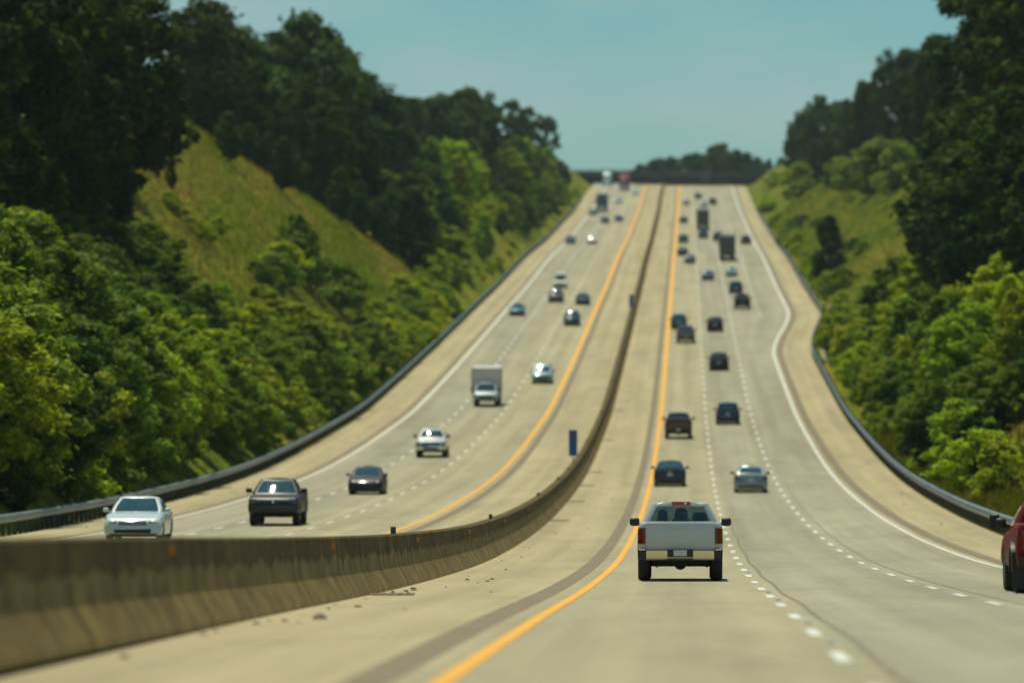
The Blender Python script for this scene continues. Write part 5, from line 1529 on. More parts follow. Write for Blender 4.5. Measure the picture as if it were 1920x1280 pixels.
for kn, ti, t, d, h, mat, wide in TREES:
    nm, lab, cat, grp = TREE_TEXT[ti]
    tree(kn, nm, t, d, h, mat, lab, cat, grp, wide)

# ---------------------------------------------------------------- vehicles
def lerp_rows(rows, z):
    """rows: (z, a, b, c ...) sorted by z"""
    if z <= rows[0][0]: return rows[0][1:]
    for p, q in zip(rows, rows[1:]):
        if z <= q[0]:
            k = (z - p[0]) / (q[0] - p[0]) if q[0] > p[0] else 0
            return tuple(x + (y - x) * k for x, y in zip(p[1:], q[1:]))
    return rows[-1][1:]

def ring(W, y0, y1, r, bf, br_, ns=26, ne=10, nc=5):
    """rounded rectangle: half width W, rear y0, front y1, corner r, bowed ends"""
    r = min(r, W * .95, (y1 - y0) * .45)
    pts = []
    def end(x, front):
        k = (x / max(W, 1e-4)) ** 2
        return (y1 - bf * k) if front else (y0 + br_ * k)
    xs = [-(W - r) + 2 * (W - r) * i / ne for i in range(ne + 1)]
    for x in xs: pts.append((x, end(x, False)))                       # rear, left to right
    yb = end(W - r, False)
    for i in range(1, nc):
        a = -math.pi / 2 + math.pi / 2 * i / nc
        pts.append((W - r + r * math.cos(a), yb + r + r * math.sin(a)))
    yf = end(W - r, True)
    for i in range(ns + 1): pts.append((W, yb + r + (yf - r - yb - r) * i / ns))
    for i in range(1, nc):
        a = math.pi / 2 * i / nc
        pts.append((W - r + r * math.cos(a), yf - r + r * math.sin(a)))
    for x in reversed(xs): pts.append((x, end(x, True)))
    for i in range(1, nc):
        a = math.pi / 2 + math.pi / 2 * i / nc
        pts.append((-W + r + r * math.cos(a), yf - r + r * math.sin(a)))
    for i in range(ns + 1): pts.append((-W, yf - r - (yf - r - yb - r) * i / ns))
    for i in range(1, nc):
        a = math.pi + math.pi / 2 * i / nc
        pts.append((-W + r + r * math.cos(a), yb + r + r * math.sin(a)))
    return pts

class Shape:
    """a car body of stacked rounded rings. rows: (f, side inset, front inset, rear inset)"""
    def __init__(s, W, L, zt, zb, rows, r=.16, bf=.16, br_=.08, wheels=(), crown=.03):
        s.W, s.L, s.zt, s.zb, s.rows, s.r, s.bf, s.br_, s.wheels, s.crown = W, L, zt, zb, rows, r, bf, br_, wheels, crown
    def top(s, y): return float(np.interp(y, [p[0] for p in s.zt], [p[1] for p in s.zt]))
    def bot(s, y):
        z = s.zb
        for wy, wr in s.wheels:
            q = wr * wr - (y - wy) ** 2
            if q > 0: z = max(z, wr * .92 + math.sqrt(q) * .98)
        return z
    def pt_ring(s, f, side, fr, rr, scale_f=None):
        out = []
        for x, y in ring(s.W - side, -s.L / 2 + rr, s.L / 2 - fr, s.r, s.bf, s.br_):
            zb, zt = s.bot(y), s.top(y)
            zt2 = zt + s.crown * (1 - (x / s.W) ** 2)
            out.append((x, y, zb + (zt2 - zb) * f if f >= 1 else min(zb + (zt - zb) * f, zt)))
        return out
    def build(s, name, mat, parent):
        m = MB(); rows = [s.pt_ring(*r_) for r_ in s.rows]
        l = s.rows[-1]
        for k in (.10, .28, .5, .75, .97):
            rows.append(s.pt_ring(1.0, l[1] + (s.W - l[1]) * k, l[2] + .5 * k, l[3] + .5 * k))
        m.grid(rows, close=True); n_ = len(rows[0]); m.f.append(tuple(range((len(rows) - 1) * n_, len(rows) * n_)))
        return m.obj(name, mat, parent, smooth=38)
    def endy(s, x, z, front):
        """the y of the end surface at x, z"""
        yy = s.L / 2 if front else -s.L / 2
        f = (z - s.zb) / max(.05, s.top(yy * .98) - s.zb)
        side, fr, rr = lerp_rows(s.rows, min(1, max(0, f)))
        W = s.W - side; r = min(s.r, W * .95); x = min(abs(x), W - .005)
        def e(q): return (s.L / 2 - fr - s.bf * (q / W) ** 2) if front else (-s.L / 2 + rr + s.br_ * (q / W) ** 2)
        if x <= W - r: return e(x)
        yc = e(W - r); dx = x - (W - r); dy = r - math.sqrt(max(0, r * r - dx * dx))
        return yc - dy if front else yc + dy
    def patch(s, name, x0, x1, zlo, zhi, front, mat, parent, offs=.012, nx=9, nz=4, skew=0.0):
        """a panel laid on the end; zlo, zhi are (at x0, at x1)"""
        m = MB(); sg = 1 if front else -1
        R_ = []
        for side in (1, -1):
            g_ = []
            for j in range(nz + 1):
                row = []
                for i in range(nx + 1):
                    x = x0 + (x1 - x0) * i / nx
                    a, b_ = zlo[0] + (zlo[1] - zlo[0]) * i / nx, zhi[0] + (zhi[1] - zhi[0]) * i / nx
                    z = a + (b_ - a) * j / nz
                    row.append((x, s.endy(x, z, front) + sg * (offs if side == 1 else -.02), z))
                g_.append(row)
            R_.append(g_)
        m.grid(R_[0]); m.grid([r_[::-1] for r_ in R_[1]])
        for a_, b_ in ((R_[0][0], R_[1][0]), (R_[0][-1], R_[1][-1]), ([r_[0] for r_ in R_[0]], [r_[0] for r_ in R_[1]]), ([r_[-1] for r_ in R_[0]], [r_[-1] for r_ in R_[1]])):
            m.grid([a_, b_])
        o = m.obj(name, mat, parent, smooth=40); fix_normals(o); return o

class Cabin:
    """greenhouse: rows (z, half width, rear y, front y)"""
    def __init__(s, rows, r=.17, bf=.14, br_=.06, crown=.05):
        s.rows, s.r, s.bf, s.br_, s.crown = rows, r, bf, br_, crown
    def rg(s, z, off_=0.0):
        W, a, b = lerp_rows(s.rows, z)
        return [(x, y, z) for x, y in ring(W + off_, a - off_, b + off_, s.r, s.bf, s.br_, ns=16)]
    def build(s, name, mat, parent, hollow=None):
        m = MB(); z0, z1 = s.rows[0][0], s.rows[-1][0]
        zs = sorted(set([r_[0] for r_ in s.rows] + ([hollow[0], hollow[1]] if hollow else []) + [z0 + (z1 - z0) * k / 6 for k in range(7)]))
        rows = [s.rg(z) for z in zs]
        W, a, b = s.rows[-1][1:]
        for k in (.10, .30, .6, .95):
            w = W * (1 - k); rows.append([(x, y, z1 + s.crown * (1 - (x / W) ** 2)) for x, y in ring(w, a + .25 * k, b - .25 * k, s.r * (1 - k * .8), s.bf * (1 - k * .5), s.br_ * (1 - k * .5), ns=16)])
        if hollow:
            n = len(rows[0]); ne, nc, ns = 10, 5, 16
            holes = set(range(1, 9)) | set(range(31 + 5, 31 + 5 + 0)) 
            vs = [p for r_ in rows for p in r_]; fs = []
            fr0 = (ne + 1) + (nc - 1) + (ns + 1) + (nc - 1)
            for k in range(len(rows) - 1):
                inz = k < len(zs) - 1 and zs[k] >= hollow[0] - 1e-6 and zs[k + 1] <= hollow[1] + 1e-6
                for i in range(n):
                    if inz and (0 <= i < ne or fr0 <= i < fr0 + ne): continue
                    j = (i + 1) % n
                    fs.append((k * n + i, k * n + j, (k + 1) * n + j, (k + 1) * n + i))
            m.add(vs, fs)
        else: m.grid(rows, close=True)
        n_ = len(rows[0]); m.f.append(tuple(range((len(rows) - 1) * n_, len(rows) * n_)))
        return m.obj(name, mat, parent, smooth=38)
    def pane(s, name, which, zlo, zhi, mat, parent, a=0.0, b=1.0, off_=.016):
        ne, nc, ns = 10, 5, 16
        i0 = {'rear': 0, 'right': ne + nc, 'front': ne + nc + ns + nc, 'left': 2 * ne + 2 * nc + ns + nc}[which]
        n = ns if which in ('right', 'left') else ne
        rows = []
        for k in range(6):
            z = zlo + (zhi - zlo) * k / 5
            p = s.rg(z, off_)[i0:i0 + n + 1]
            q = []
            for j in range(13):
                u = (a + (b - a) * j / 12) * n; i = min(n - 1, int(u)); f = u - i
                q.append(tuple(p[i][c] + (p[i + 1][c] - p[i][c]) * f for c in range(3)))
            rows.append(q)
        m = MB(); m.grid(rows)
        return m.obj(name, mat, parent, smooth=60)

_wheels = {}
def wheel(parent, x, y, r, w, rimmat=None, dual=False):
    key = (r, w, dual)
    if key not in _wheels:
        h = w / 2; m = MB()
        m.lathe((0, 0, 0), [(-h * .8, r * .55), (-h, r * .72), (-h, r * .90), (-h * .8, r * .98), (-h * .3, r), (h * .3, r), (h * .8, r * .98), (h, r * .90), (h, r * .72), (h * .8, r * .55), (-h * .8, r * .55)], 28)
        k = MB(); k.lathe((0, 0, 0), [(-h * .7, .02), (-h * .75, r * .2), (-h * .6, r * .5), (-h * .82, r * .60), (h * .82, r * .60), (h * .6, r * .5), (h * .75, r * .2), (h * .7, .02)], 20)
        for i in range(5):
            a = i * 2 * math.pi / 5
            for sx in (-1, 1): k.tube((sx * h * .74, r * .12 * math.cos(a), r * .12 * math.sin(a)), (sx * h * .84, r * .56 * math.cos(a), r * .56 * math.sin(a)), .03, .022, 5)
        _wheels[key] = (m.mesh("wheel", M['tyre'], 35), k.mesh("rim", M['rim'], 35))
    a, b = _wheels[key]
    o = bpy.data.objects.new("wheel", a); o.location = (x, y, r); col.objects.link(o); o.parent = parent
    q = bpy.data.objects.new("rim", b); col.objects.link(q); q.parent = o
    return o

def mirror(parent, x, y, z, sx, w, h, mat):
    m = MB(); rows = []
    for k in range(7):
        u = -1 + 2 * k / 6; s_ = math.sqrt(max(.04, 1 - u ** 4))
        rows.append([(x + sx * w * .5 + math.cos(t) * abs(math.cos(t)) ** -.45 * w * .5 * s_ if abs(math.cos(t)) > 1e-3 else x + sx * w * .5, y + u * .075, z + (math.sin(t) * abs(math.sin(t)) ** -.45 if abs(math.sin(t)) > 1e-3 else 0) * h * .5 * s_) for t in [2 * math.pi * i / 16 for i in range(16)]])
    m.grid(rows, close=True)
    n0 = 0; m.f.append(tuple(range(15, -1, -1))); m.f.append(tuple(range(96, 112)))
    m.box((x - sx * .06, y + .02, z - h * .28), (.12, .03, .025))
    return m.obj("mirror", mat, parent, smooth=50)

def glint(parent, x, y, z, r=.055):
    """a small domed chrome badge, added so the sun glints off it"""
    m = MB(); sg = 1 if y > 0 else -1
    rows = []
    for k in range(5):
        a = k / 4 * math.pi / 2
        rows.append([(x + r * math.cos(a) * math.cos(t), y + sg * r * .45 * math.sin(a), z + r * math.cos(a) * math.sin(t)) for t in [2 * math.pi * i / 14 for i in range(14)]])
    m.grid(rows, close=True)
    o = m.obj("glint_badge", M['chrome'], parent, smooth=80); fix_normals(o); return o

BODY = [(0, .10, .16, .12), (.06, .03, .06, .05), (.22, .0, .0, .0), (.45, .0, .01, .01), (.66, .008, .035, .03), (.84, .03, .07, .06), (.95, .07, .12, .10), (1.0, .12, .20, .15)]

def sedan(name, pm, L=4.8, W=.92, H=1.45, wagon=False, lamps='clear', mirmat=None, rearlamp='full', front_chrome=False):
    r = empty(name)
    zt = [(-L / 2, .98), (-L * .5 + .55, 1.02), (-.8, .96), (.9, .95), (1.5, .90), (L / 2 - .3, .74), (L / 2, .70)]
    wb = L * .295
    s = Shape(W, L, zt, .16, BODY, .22, .20, .10, ((-wb, .36), (wb, .36)))
    s.build("body", pm, r)
    c = Cabin([(.93, W - .10, -L * .5 + .75, L * .5 - 1.28), (1.12, W - .15, -L * .5 + 1.05, L * .5 - 1.62), (1.30, W - .24, -L * .5 + 1.45, L * .5 - 1.98), (H - .05, W - .34, -L * .5 + 1.85, L * .5 - 2.32)], .11, .20, .10)
    c.build("roof", pm, r)
    c.pane("windshield", 'front', .985, H - .085, M['glass'], r, .02, .98)
    c.pane("rear_window", 'rear', 1.06, H - .10, M['glass'], r, .05, .95)
    for w in ('left', 'right'):
        c.pane("side_window", w, 1.0, H - .12, M['glass'], r, .10, .50); c.pane("side_window", w, 1.0, H - .12, M['glass'], r, .54, .92)
    u = MB(); u.box((0, 0, .27), (W - .28, L / 2 - .30, .14)); u.obj("underbody", M['under'], r)
    for x in (-1, 1):
        for y in (-wb, wb): wheel(r, x * (W - .135), y, .335, .24)
        mirror(r, x * (W - .03), L * .5 - 1.62, 1.02, x, .20, .15, mirmat or pm)
        lm = M['lamp']
        s.patch("headlight", x * (W - .44), x * (W - .03), (.585, .63), (.69, .765), True, lm, r)
        if lamps in ('litwarm', 'litwhite'): s.patch("lamp_strip", x * (W - .34), x * (W - .08), (.655, .715), (.69, .75), True, M[lamps], r, .024)
        if rearlamp == 'full': s.patch("taillight", x * (W - .42), x * (W - .03), (.80, .76), (.90, .93), False, M['red'], r)
        elif rearlamp == 'slash':
            s.patch("taillight", x * (W - .30), x * (W - .03), (.80, .72), (.86, .92), False, M['red'], r)
            s.patch("light_reflector", x * (W - .48), x * (W - .14), (.58, .66), (.66, .74), False, M['lamp'], r, .02)
    s.patch("grille", -.47, .47, (.53, .53), (.69, .69), True, M['black'], r)
    for zz in (.555, .61, .665) if front_chrome else (.61,): s.patch("grille_bar", -.45, .45, (zz, zz), (zz + .02, zz + .02), True, M['chrome'], r, .024, 9, 1)
    s.patch("intake", -.62, .62, (.25, .27), (.40, .38), True, M['black'], r)
    s.patch("chin", -.80, .80, (.175, .175), (.225, .225), True, M['black'], r, .02)
    s.patch("rear_valance", -.66, .66, (.26, .26), (.42, .42), False, M['black'], r)
    if rearlamp == 'slash': s.patch("bumper_trim", -.58, .58, (.27, .27), (.30, .30), False, M['satin'], r, .025)
    s.patch("license_plate", -.16, .16, (.62, .62), (.76, .76), False, M['plate'], r)
    glint(r, 0, s.endy(0, .88, False) - .012, .86); glint(r, 0, s.endy(0, .63, True) + .014, .62)
    return r

def suv(name, pm, L=4.75, W=.95, H=1.72, glassy=True):
    r = empty(name)
    zt = [(-L / 2, 1.08), (-1, 1.08), (.8, 1.06), (1.25, 1.02), (L / 2 - .3, .90), (L / 2, .86)]
    wb = L * .29
    s = Shape(W, L, zt, .21, BODY, .20, .16, .07, ((-wb, .40), (wb, .40)))
    s.build("body", pm, r)
    c = Cabin([(1.04, W - .09, -L * .5 + .16, L * .5 - 1.30), (1.30, W - .13, -L * .5 + .26, L * .5 - 1.66), (H - .14, W - .21, -L * .5 + .42, L * .5 - 2.0), (H - .04, W - .30, -L * .5 + .52, L * .5 - 2.25)], .18, .16, .07)
    c.build("roof", pm, r)
    c.pane("windshield", 'front', 1.09, H - .10, M['glass'], r, .02, .98)
    c.pane("rear_window", 'rear', 1.14, H - .15, M['glass'], r, .06, .94)
    for w in ('left', 'right'):
        for a, b in ((.06, .33), (.36, .63), (.66, .92)): c.pane("side_window", w, 1.12, H - .15, M['glass'], r, a, b)
    u = MB(); u.box((0, 0, .33), (W - .28, L / 2 - .30, .15)); u.obj("underbody", M['under'], r)
    m = MB()
    for x in (-1, 1):
        m = MB(); m.tube((x * (W - .30), -L * .5 + .8, H + .02), (x * (W - .30), L * .5 - 2.5, H + .02), .02, .02, 6); m.obj("roof_rail", M['black'], r)
        for y in (-wb, wb): wheel(r, x * (W - .14), y, .37, .25)
        mirror(r, x * (W - .03), L * .5 - 1.58, 1.14, x, .21, .18, M['black'])
        s.patch("headlight", x * (W - .38), x * (W - .03), (.74, .78), (.84, .90), True, M['lamp'], r)
        s.patch("taillight", x * (W - .34), x * (W - .03), (.80, .78), (.98, 1.03), False, M['red'], r)
    s.patch("grille", -.52, .52, (.60, .60), (.84, .84), True, M['black'], r)
    s.patch("intake", -.62, .62, (.33, .33), (.50, .50), True, M['black'], r)
    s.patch("rear_bumper", -.84, .84, (.33, .33), (.56, .56), False, M['black'], r)
    s.patch("license_plate", -.16, .16, (.72, .72), (.86, .86), False, M['plate'], r)
    glint(r, 0, s.endy(0, .98, False) - .012, .97); glint(r, 0, s.endy(0, .80, True) + .014, .76)
    return r

def pickup(name, pm, L=5.85, W=1.0, H=1.87, rear='chrome', front='chrome', seethru=False, bedcover=False, lampmat='lamp', flares=False):
    r = empty(name)
    zt = [(-L / 2, 1.37), (-.55, 1.37), (-.45, 1.24), (1.25, 1.22), (1.6, 1.20), (L / 2 - .2, 1.10), (L / 2, 1.04)]
    wb = 1.82
    rows = [(0, .06, .12, .14), (.06, .02, .05, .10), (.25, .0, .0, .06), (.5, .0, .01, .055), (.72, .012, .03, .055), (.9, .03, .06, .06), (.97, .06, .10, .075), (1.0, .09, .16, .10)]
    s = Shape(W, L, zt, .50, rows, .14, .12, .02, ((-wb, .50), (wb, .50)), .015)
    s.build("body", pm, r)
    hw = [(1.20, W - .07, -.52, 1.38), (1.34, W - .10, -.50, 1.20), (1.60, W - .22, -.46, .86), (H - .07, W - .33, -.42, .55)]
    c = Cabin(hw, .15, .16, .05, .055)
    c.build("cab", pm, r, hollow=(1.39, H - .135) if seethru else None)
    gm = M['clearglass'] if seethru else M['glass']
    c.pane("windshield", 'front', 1.30 if not seethru else 1.39, H - .13, gm, r, .0, 1)
    c.pane("rear_window", 'rear', 1.40, H - .135, gm, r, .02, .98)
    for w in ('left', 'right'):
        c.pane("side_window", w, 1.32, H - .16, M['glass'], r, .10, .47); c.pane("side_window", w, 1.32, H - .16, M['glass'], r, .52, .90)
    m = MB()       # bed lining, or a soft cover
    m.box((0, -L / 4 - .33, 1.345 if not bedcover else 1.42), (W - .16, L / 4 - .44, .022 if not bedcover else .06)); m.obj("bed_liner" if not bedcover else "bed_cover", M['black'], r)
    u = MB(); u.box((0, 0, .46), (W - .34, L / 2 - .45, .12)); u.tube((-W + .2, -wb, .40), (W - .2, -wb, .40), .07, .07, 8); u.tube((0, -wb - .14, .40), (0, -wb + .14, .40), .15, .15, 12)
    for x in (-.55, .62): u.tube((x, -L / 2 + .3, .36), (x, -L / 2 + .7, .36), .045, .045, 8)
    u.obj("underbody", M['under'], r)
    if seethru:
        for x, w, h in ((-.42, .13, 1.66), (.02, .17, 1.70), (.46, .20, 1.60)):
            k = MB(); k.box((x, .12, h - .13), (w, .06, .13), 0, .8); k.box((x, .14, h - .42), (w + .08, .08, .18), 0, .85); k.obj("seat", M['seat'], r, smooth=None).modifiers.new("round", 'BEVEL').width = .05
    for x in (-1, 1):
        for y in (-wb, wb): wheel(r, x * (W - .155), y, .41, .29)
        mirror(r, x * (W - .02), 1.02, 1.37, x, .24, .20, M['black'])
        s.patch("taillight", x * (W - .19), x * (W - .015), (.86, .87), (1.24, 1.23), False, M['red'], r, .015)
        s.patch("headlight", x * (W - .30), x * (W - .02), (.86, .88), (1.04, 1.02), True, M[lampmat], r, .015)
        if rear == 'chrome':
            k = MB(); k.box((x * (W - .11), -L / 2 - .02, .62), (.10, .10, .13)); k.obj("bumper_corner", M['black'], r).modifiers.new("round", 'BEVEL').width = .03
        if flares:
            k = MB(); rows_ = []
            for j in range(9):
                a_ = math.pi * j / 8; yy, zz = -wb + math.cos(a_) * .56, .42 + math.sin(a_) * .60
                rows_.append([(x * (W - .04), yy, zz), (x * (W + .07), yy, zz), (x * (W + .07), -wb + math.cos(a_) * .44, .42 + math.sin(a_) * .47)])
            k.grid(rows_); k.obj("fender_flare", M['black'], r, smooth=50)
            k = MB(); k.box((x * (W - .13), -wb - .62, .44), (.20, .012, .36)); k.obj("mud_flap", M['black'], r)
            k = MB(); k.box((x * (W + .22), 1.06, 1.40), (.10, .05, .16)); k.box((x * (W + .05), 1.08, 1.30), (.10, .03, .03)); k.obj("tow_mirror", M['black'], r).modifiers.new("round", 'BEVEL').width = .03
    # rear bumper with a notch for the plate
    m = MB(); bm_ = M['satin'] if rear == 'chrome' else M['black']; w2 = W - .21 if rear == 'chrome' else W - .03
    for x0, x1, z0, z1 in ((-w2, -.30, .50, .73), (.30, w2, .50, .73), (-.30, .30, .50, .58)):
        m.grid([[(x, y, z0 - .02 + (z1 - z0) * (.0 if j == 0 else k_)) for x in (x0, (x0 + x1) / 2, x1)] for j, (y, k_) in enumerate(((-L / 2 - .02, 0), (-L / 2 - .06, .15), (-L / 2 - .10, .75), (-L / 2 - .112, 1.0), (-L / 2 + .1, 1.0)))])
    o = m.obj("rear_bumper", bm_, r, smooth=40); fix_normals(o)
    m = MB(); m.box((0, -L / 2 - .055, .655), (.30, .05, .075)); m.obj("bumper_recess", M['black'], r)
    m = MB(); m.box((0, -L / 2 - .112, .655), (.155, .006, .07)); m.obj("license_plate", M['plate'], r)
    # tailgate skin with its lower crease, handle
    s.patch("tailgate", -W + .205, W - .205, (.745, .745), (1.335, 1.335), False, pm, r, .022, 12, 6)
    m = MB(); m.box((0, -L / 2 + .022, 1.16), (.14, .012, .045)); m.obj("tailgate_handle", pm if rear == 'chrome' else M['black'], r)
    m = MB(); m.box((.02, -.50, H - .06), (.22, .03, .045)); m.obj("brake_light", M['redhi'], r).modifiers.new("round", 'BEVEL').width = .02
    glint(r, .12, -.535, H - .05, .035)
    s.patch("grille", -.66, .66, (.80, .80), (1.05, 1.05), True, M['chrome'] if front == 'chrome' else M['black'], r, .03)
    if front == 'chrome': s.patch("grille_mesh", -.58, .58, (.84, .84), (1.0, 1.0), True, M['black'], r, .045)
    s.patch("front_bumper", -W + .06, W - .06, (.53, .53), (.76, .76), True, M['chrome'] if front == 'chrome' else M['black'], r, .07)
    s.patch("intake", -.50, .50, (.55, .55), (.68, .68), True, M['black'], r, .085)
    if front != 'chrome':
        s.patch("grille_bar", -.62, .62, (1.035, 1.035), (1.06, 1.06), True, M['satin'], r, .04, 9, 1)
        s.patch("bumper_trim", -.80, .80, (.735, .735), (.775, .775), True, M['darklamp'], r, .08, 9, 1)
    glint(r, 0, s.endy(0, .93, True) + .05, .95, .06)
    return r

def rbox(m_, c, h, rad): pass
def box_part(name, c, h, mat, parent, bev=.04):
    m = MB(); m.box(c, h); o = m.obj(name, mat, parent)
    b = o.modifiers.new("round", 'BEVEL'); b.width = bev; b.segments = 2
    return o

def box_truck(name, pm):
    r = empty(name)
    box_part("cargo_box", (0, -.95, 2.05), (1.22, 2.35, 1.13), M['white_body'], r, .05)
    box_part("box_frame", (0, -.95, .82), (1.16, 2.30, .10), M['black'], r, .02)
    m = MB()
    for x in (-1.2, 1.2): m.box((x, 1.415, 2.05), (.035, .012, 1.10))
    m.box((0, 1.415, 3.13), (1.2, .012, .035)); m.obj("box_rail", M['poststeel'], r)
    zt = [(-.5, 1.2), (1.2, 1.22), (2.6, 1.08), (3.0, 1.02)]
    s = Shape(1.0, 2.6, [(-1.3, 1.30), (.1, 1.30), (1.1, 1.10), (1.3, 1.04)], .48, BODY, .16, .12, .05, ((.45, .46),), .03)
    cb = s.build("body", pm, r); cb.location = (0, 2.0, 0)
    c = Cabin([(1.22, .92, 1.45, 2.62), (1.5, .88, 1.45, 2.34), (1.86, .80, 1.45, 1.98), (1.98, .70, 1.45, 1.86)], .14, .14, .03)
    c.build("cab", pm, r); c.pane("windshield", 'front', 1.30, 1.90, M['glass'], r)
    for w in ('left', 'right'): c.pane("side_window", w, 1.34, 1.85, M['glass'], r, .1, .9)
    for nm, x0, x1, z0, z1, mt, of in (("grille", -.55, .55, .80, 1.0, 'black', .02), ("front_bumper", -.95, .95, .50, .68, 'black', .06)):
        s.patch(nm, x0, x1, (z0, z0), (z1, z1), True, M[mt], r, of).location = (0, 2.0, 0)
    for x in (-1, 1):
        s.patch("headlight", x * .66, x * .95, (.82, .84), (1.0, .98), True, M['lamp'], r, .02).location = (0, 2.0, 0)
        wheel(r, x * .84, 2.45, .39, .26); wheel(r, x * .90, -1.7, .39, .50, dual=True)
        mirror(r, x * 1.02, 2.15, 1.42, x, .24, .34, M['black'])
    u = MB(); u.box((0, .4, .60), (.5, 2.9, .12)); u.obj("underbody", M['under'], r)
    return r

def semi(name, cabpaint, trailer='white_body', front_view=True, tanker=False):
    """articulated lorry: tractor and trailer"""
    r = empty(name)
    L = 13.5
    box_part("trailer", (0, -L / 2 + 1.5, 2.62), (1.27, L / 2, 1.42), M[trailer], r, .05)
    m = MB(); m.box((0, -L + 1.49, 2.6), (.015, .02, 1.36))
    for x in (-1.2, 1.2): m.box((x, -L + 1.48, 2.6), (.05, .025, 1.40))
    for x in (-.35, .35): m.tube((x, -L + 1.46, 1.3), (x, -L + 1.46, 3.9), .02, .02, 6)
    m.obj("trailer_door", M['grey_body'], r)
    m = MB(); m.box((0, -L + 1.55, .58), (1.15, .05, .07))
    for x in (-.5, .5): m.box((x, -L + 1.6, .85), (.05, .05, .25))
    m.obj("rear_guard", M['black'], r)
    m = MB()
    for x in (-.9, .9): m.box((x, -L + 1.75, .65), (.30, .015, .42))
    m.obj("mud_flap", M['black'], r)
    for x in (-1, 1):
        for y in (-L + 2.6, -L + 3.9, 2.2, 3.4): wheel(r, x * .93, y, .50, .56, dual=True)
        wheel(r, x * 1.02, 6.9, .50, .30)
        m = MB(); m.box((x * 1.0, -L + 1.47, 1.05), (.14, .03, .06)); m.obj("taillight", M['red'], r)
        mirror(r, x * 1.15, 6.1, 2.35, x, .22, .62, M['black'])
    u = MB(); u.box((0, -3, 1.0), (.5, 8.5, .18)); u.box((0, 4.8, .85), (.5, 2.6, .16)); u.obj("chassis", M['under'], r)
    c = Cabin([(1.0, 1.18, 3.6, 6.25), (2.0, 1.18, 3.6, 6.2), (2.75, 1.12, 3.6, 5.85), (3.6, 1.02, 3.7, 5.0), (3.75, .9, 3.8, 4.8)], .16, .16, .03)
    c.build("cab", cabpaint, r); c.pane("windshield", 'front', 2.02, 2.72, M['glass'], r)
    for w in ('left', 'right'): c.pane("side_window", w, 2.02, 2.65, M['glass'], r, .55, .92)
    s = Shape(1.02, 1.9, [(-.95, 1.95), (.6, 1.80), (.95, 1.66)], .70, BODY, .22, .18, .02, (), .05)
    h = s.build("hood", cabpaint, r); h.location = (0, 6.9, 0)
    s.patch("grille", -.52, .52, (.95, .95), (1.62, 1.62), True, M['chrome'], r, .03).location = (0, 6.9, 0)
    for x in (-1, 1): s.patch("headlight", x * .66, x * .98, (1.05, 1.08), (1.30, 1.27), True, M['lamp'], r, .03).location = (0, 6.9, 0)
    box_part("front_bumper", (0, 7.85, .60), (1.15, .12, .22), M['chrome'], r, .06)
    return r

def settle(r, t, d, label, cat, group=None, facing=False, scale=1.0, tilt=0.0):
    """stand a vehicle on the road at (t, d)"""
    p = P(t, d, .008)
    a = math.atan(slope(d))
    r.location = p
    if facing: r.rotation_euler = (-a, 0, math.pi - HEAD + tilt)
    else: r.rotation_euler = (a, 0, -HEAD + tilt)
    r.scale = (scale,) * 3
    return tag(r, label, cat, group)

C = lambda n, rgb, me=.2, ro=.3, co=.9: paint(n, rgb, me, ro, co)
silver = C("silver", (.50, .55, .54), .15, .42); white = C("white", (.66, .70, .68), .0, .4); pale = C("pale_silver", (.50, .60, .60), .1, .4)
black = C("black", (.007, .010, .012), .0, .06, .35); char = C("charcoal", (.030, .046, .050), .1, .08, .5); grey = C("grey", (.13, .16, .165), .5, .32)
navy = C("navy", (.010, .035, .055), .1, .08); teal = C("blue_teal", (.03, .13, .16), .4, .3); maroon = C("maroon", (.065, .012, .016), .3, .3)
redp = simple("paint_dark_red", (.15, .006, .008), .45, spec=.2); greenp = C("green", (.03, .16, .05), .2, .4)
M['red_body'] = simple('trailer_red', (.28, .03, .03), .5)
GU, GD = "traffic climbing the hill", "traffic coming down the hill"
# climbing, seen from behind
settle(pickup("pickup_truck", silver, seethru=True), 1.95, 135.6, "silver grey pickup truck with red tail lights in the fast lane nearest the camera", "pickup truck", GU)
settle(pickup("pickup_truck", redp, rear='black', front='black', W=1.03, flares=True), 9.58, 114.0, "dark red pickup truck cut off by the right edge of the photo", "pickup truck", GU)
settle(sedan("sedan_car", char, mirmat=M['black'], rearlamp='none'), 1.15, 325, "dark grey sedan just ahead of the silver pickup in the fast lane", "car", GU)
settle(sedan("sedan_car", C("steel", (.26, .30, .31), .4, .35), mirmat=M['black'], rearlamp='slash'), 5.60, 312, "silver sedan with bright slanted rear lights in the second lane", "car", GU)
settle(pickup("pickup_truck", maroon, rear='black', bedcover=True), 1.50, 416, "maroon pickup truck driving uphill along the yellow line", "pickup truck", GU)
settle(suv("sport_utility", navy), 5.30, 444, "dark blue sport utility beside the maroon pickup in the second lane", "car", GU)
settle(suv("sport_utility", black), 5.20, 548, "black sport utility alone in the second lane above the dark blue one", "car", GU)
settle(suv("sport_utility", black, W=.93, H=1.68), 5.30, 642, "black sport utility in the second lane to the right of the two overlapping trucks", "car", GU)
settle(pickup("pickup_truck", grey, rear='black', bedcover=True), 2.0, 612, "grey pickup truck half hiding a teal car near the yellow line", "pickup truck", GU)
settle(suv("sport_utility", teal), 1.20, 650, "teal car tucked behind the grey pickup at the yellow line", "car", GU)
settle(pickup("pickup_truck", black, rear='black'), 9.05, 712, "black pickup truck in the third lane with another dark car close ahead", "pickup truck", GU)
settle(suv("sport_utility", navy), 8.75, 770, "dark blue car directly ahead of the black pickup in the third lane", "car", GU)
settle(sedan("sedan_car", grey), 5.20, 826, "grey car in the second lane beside the small silver one", "car", GU)
settle(sedan("sedan_car", pale), 8.75, 842, "small pale silver car just behind the grey lorry", "car", GU)
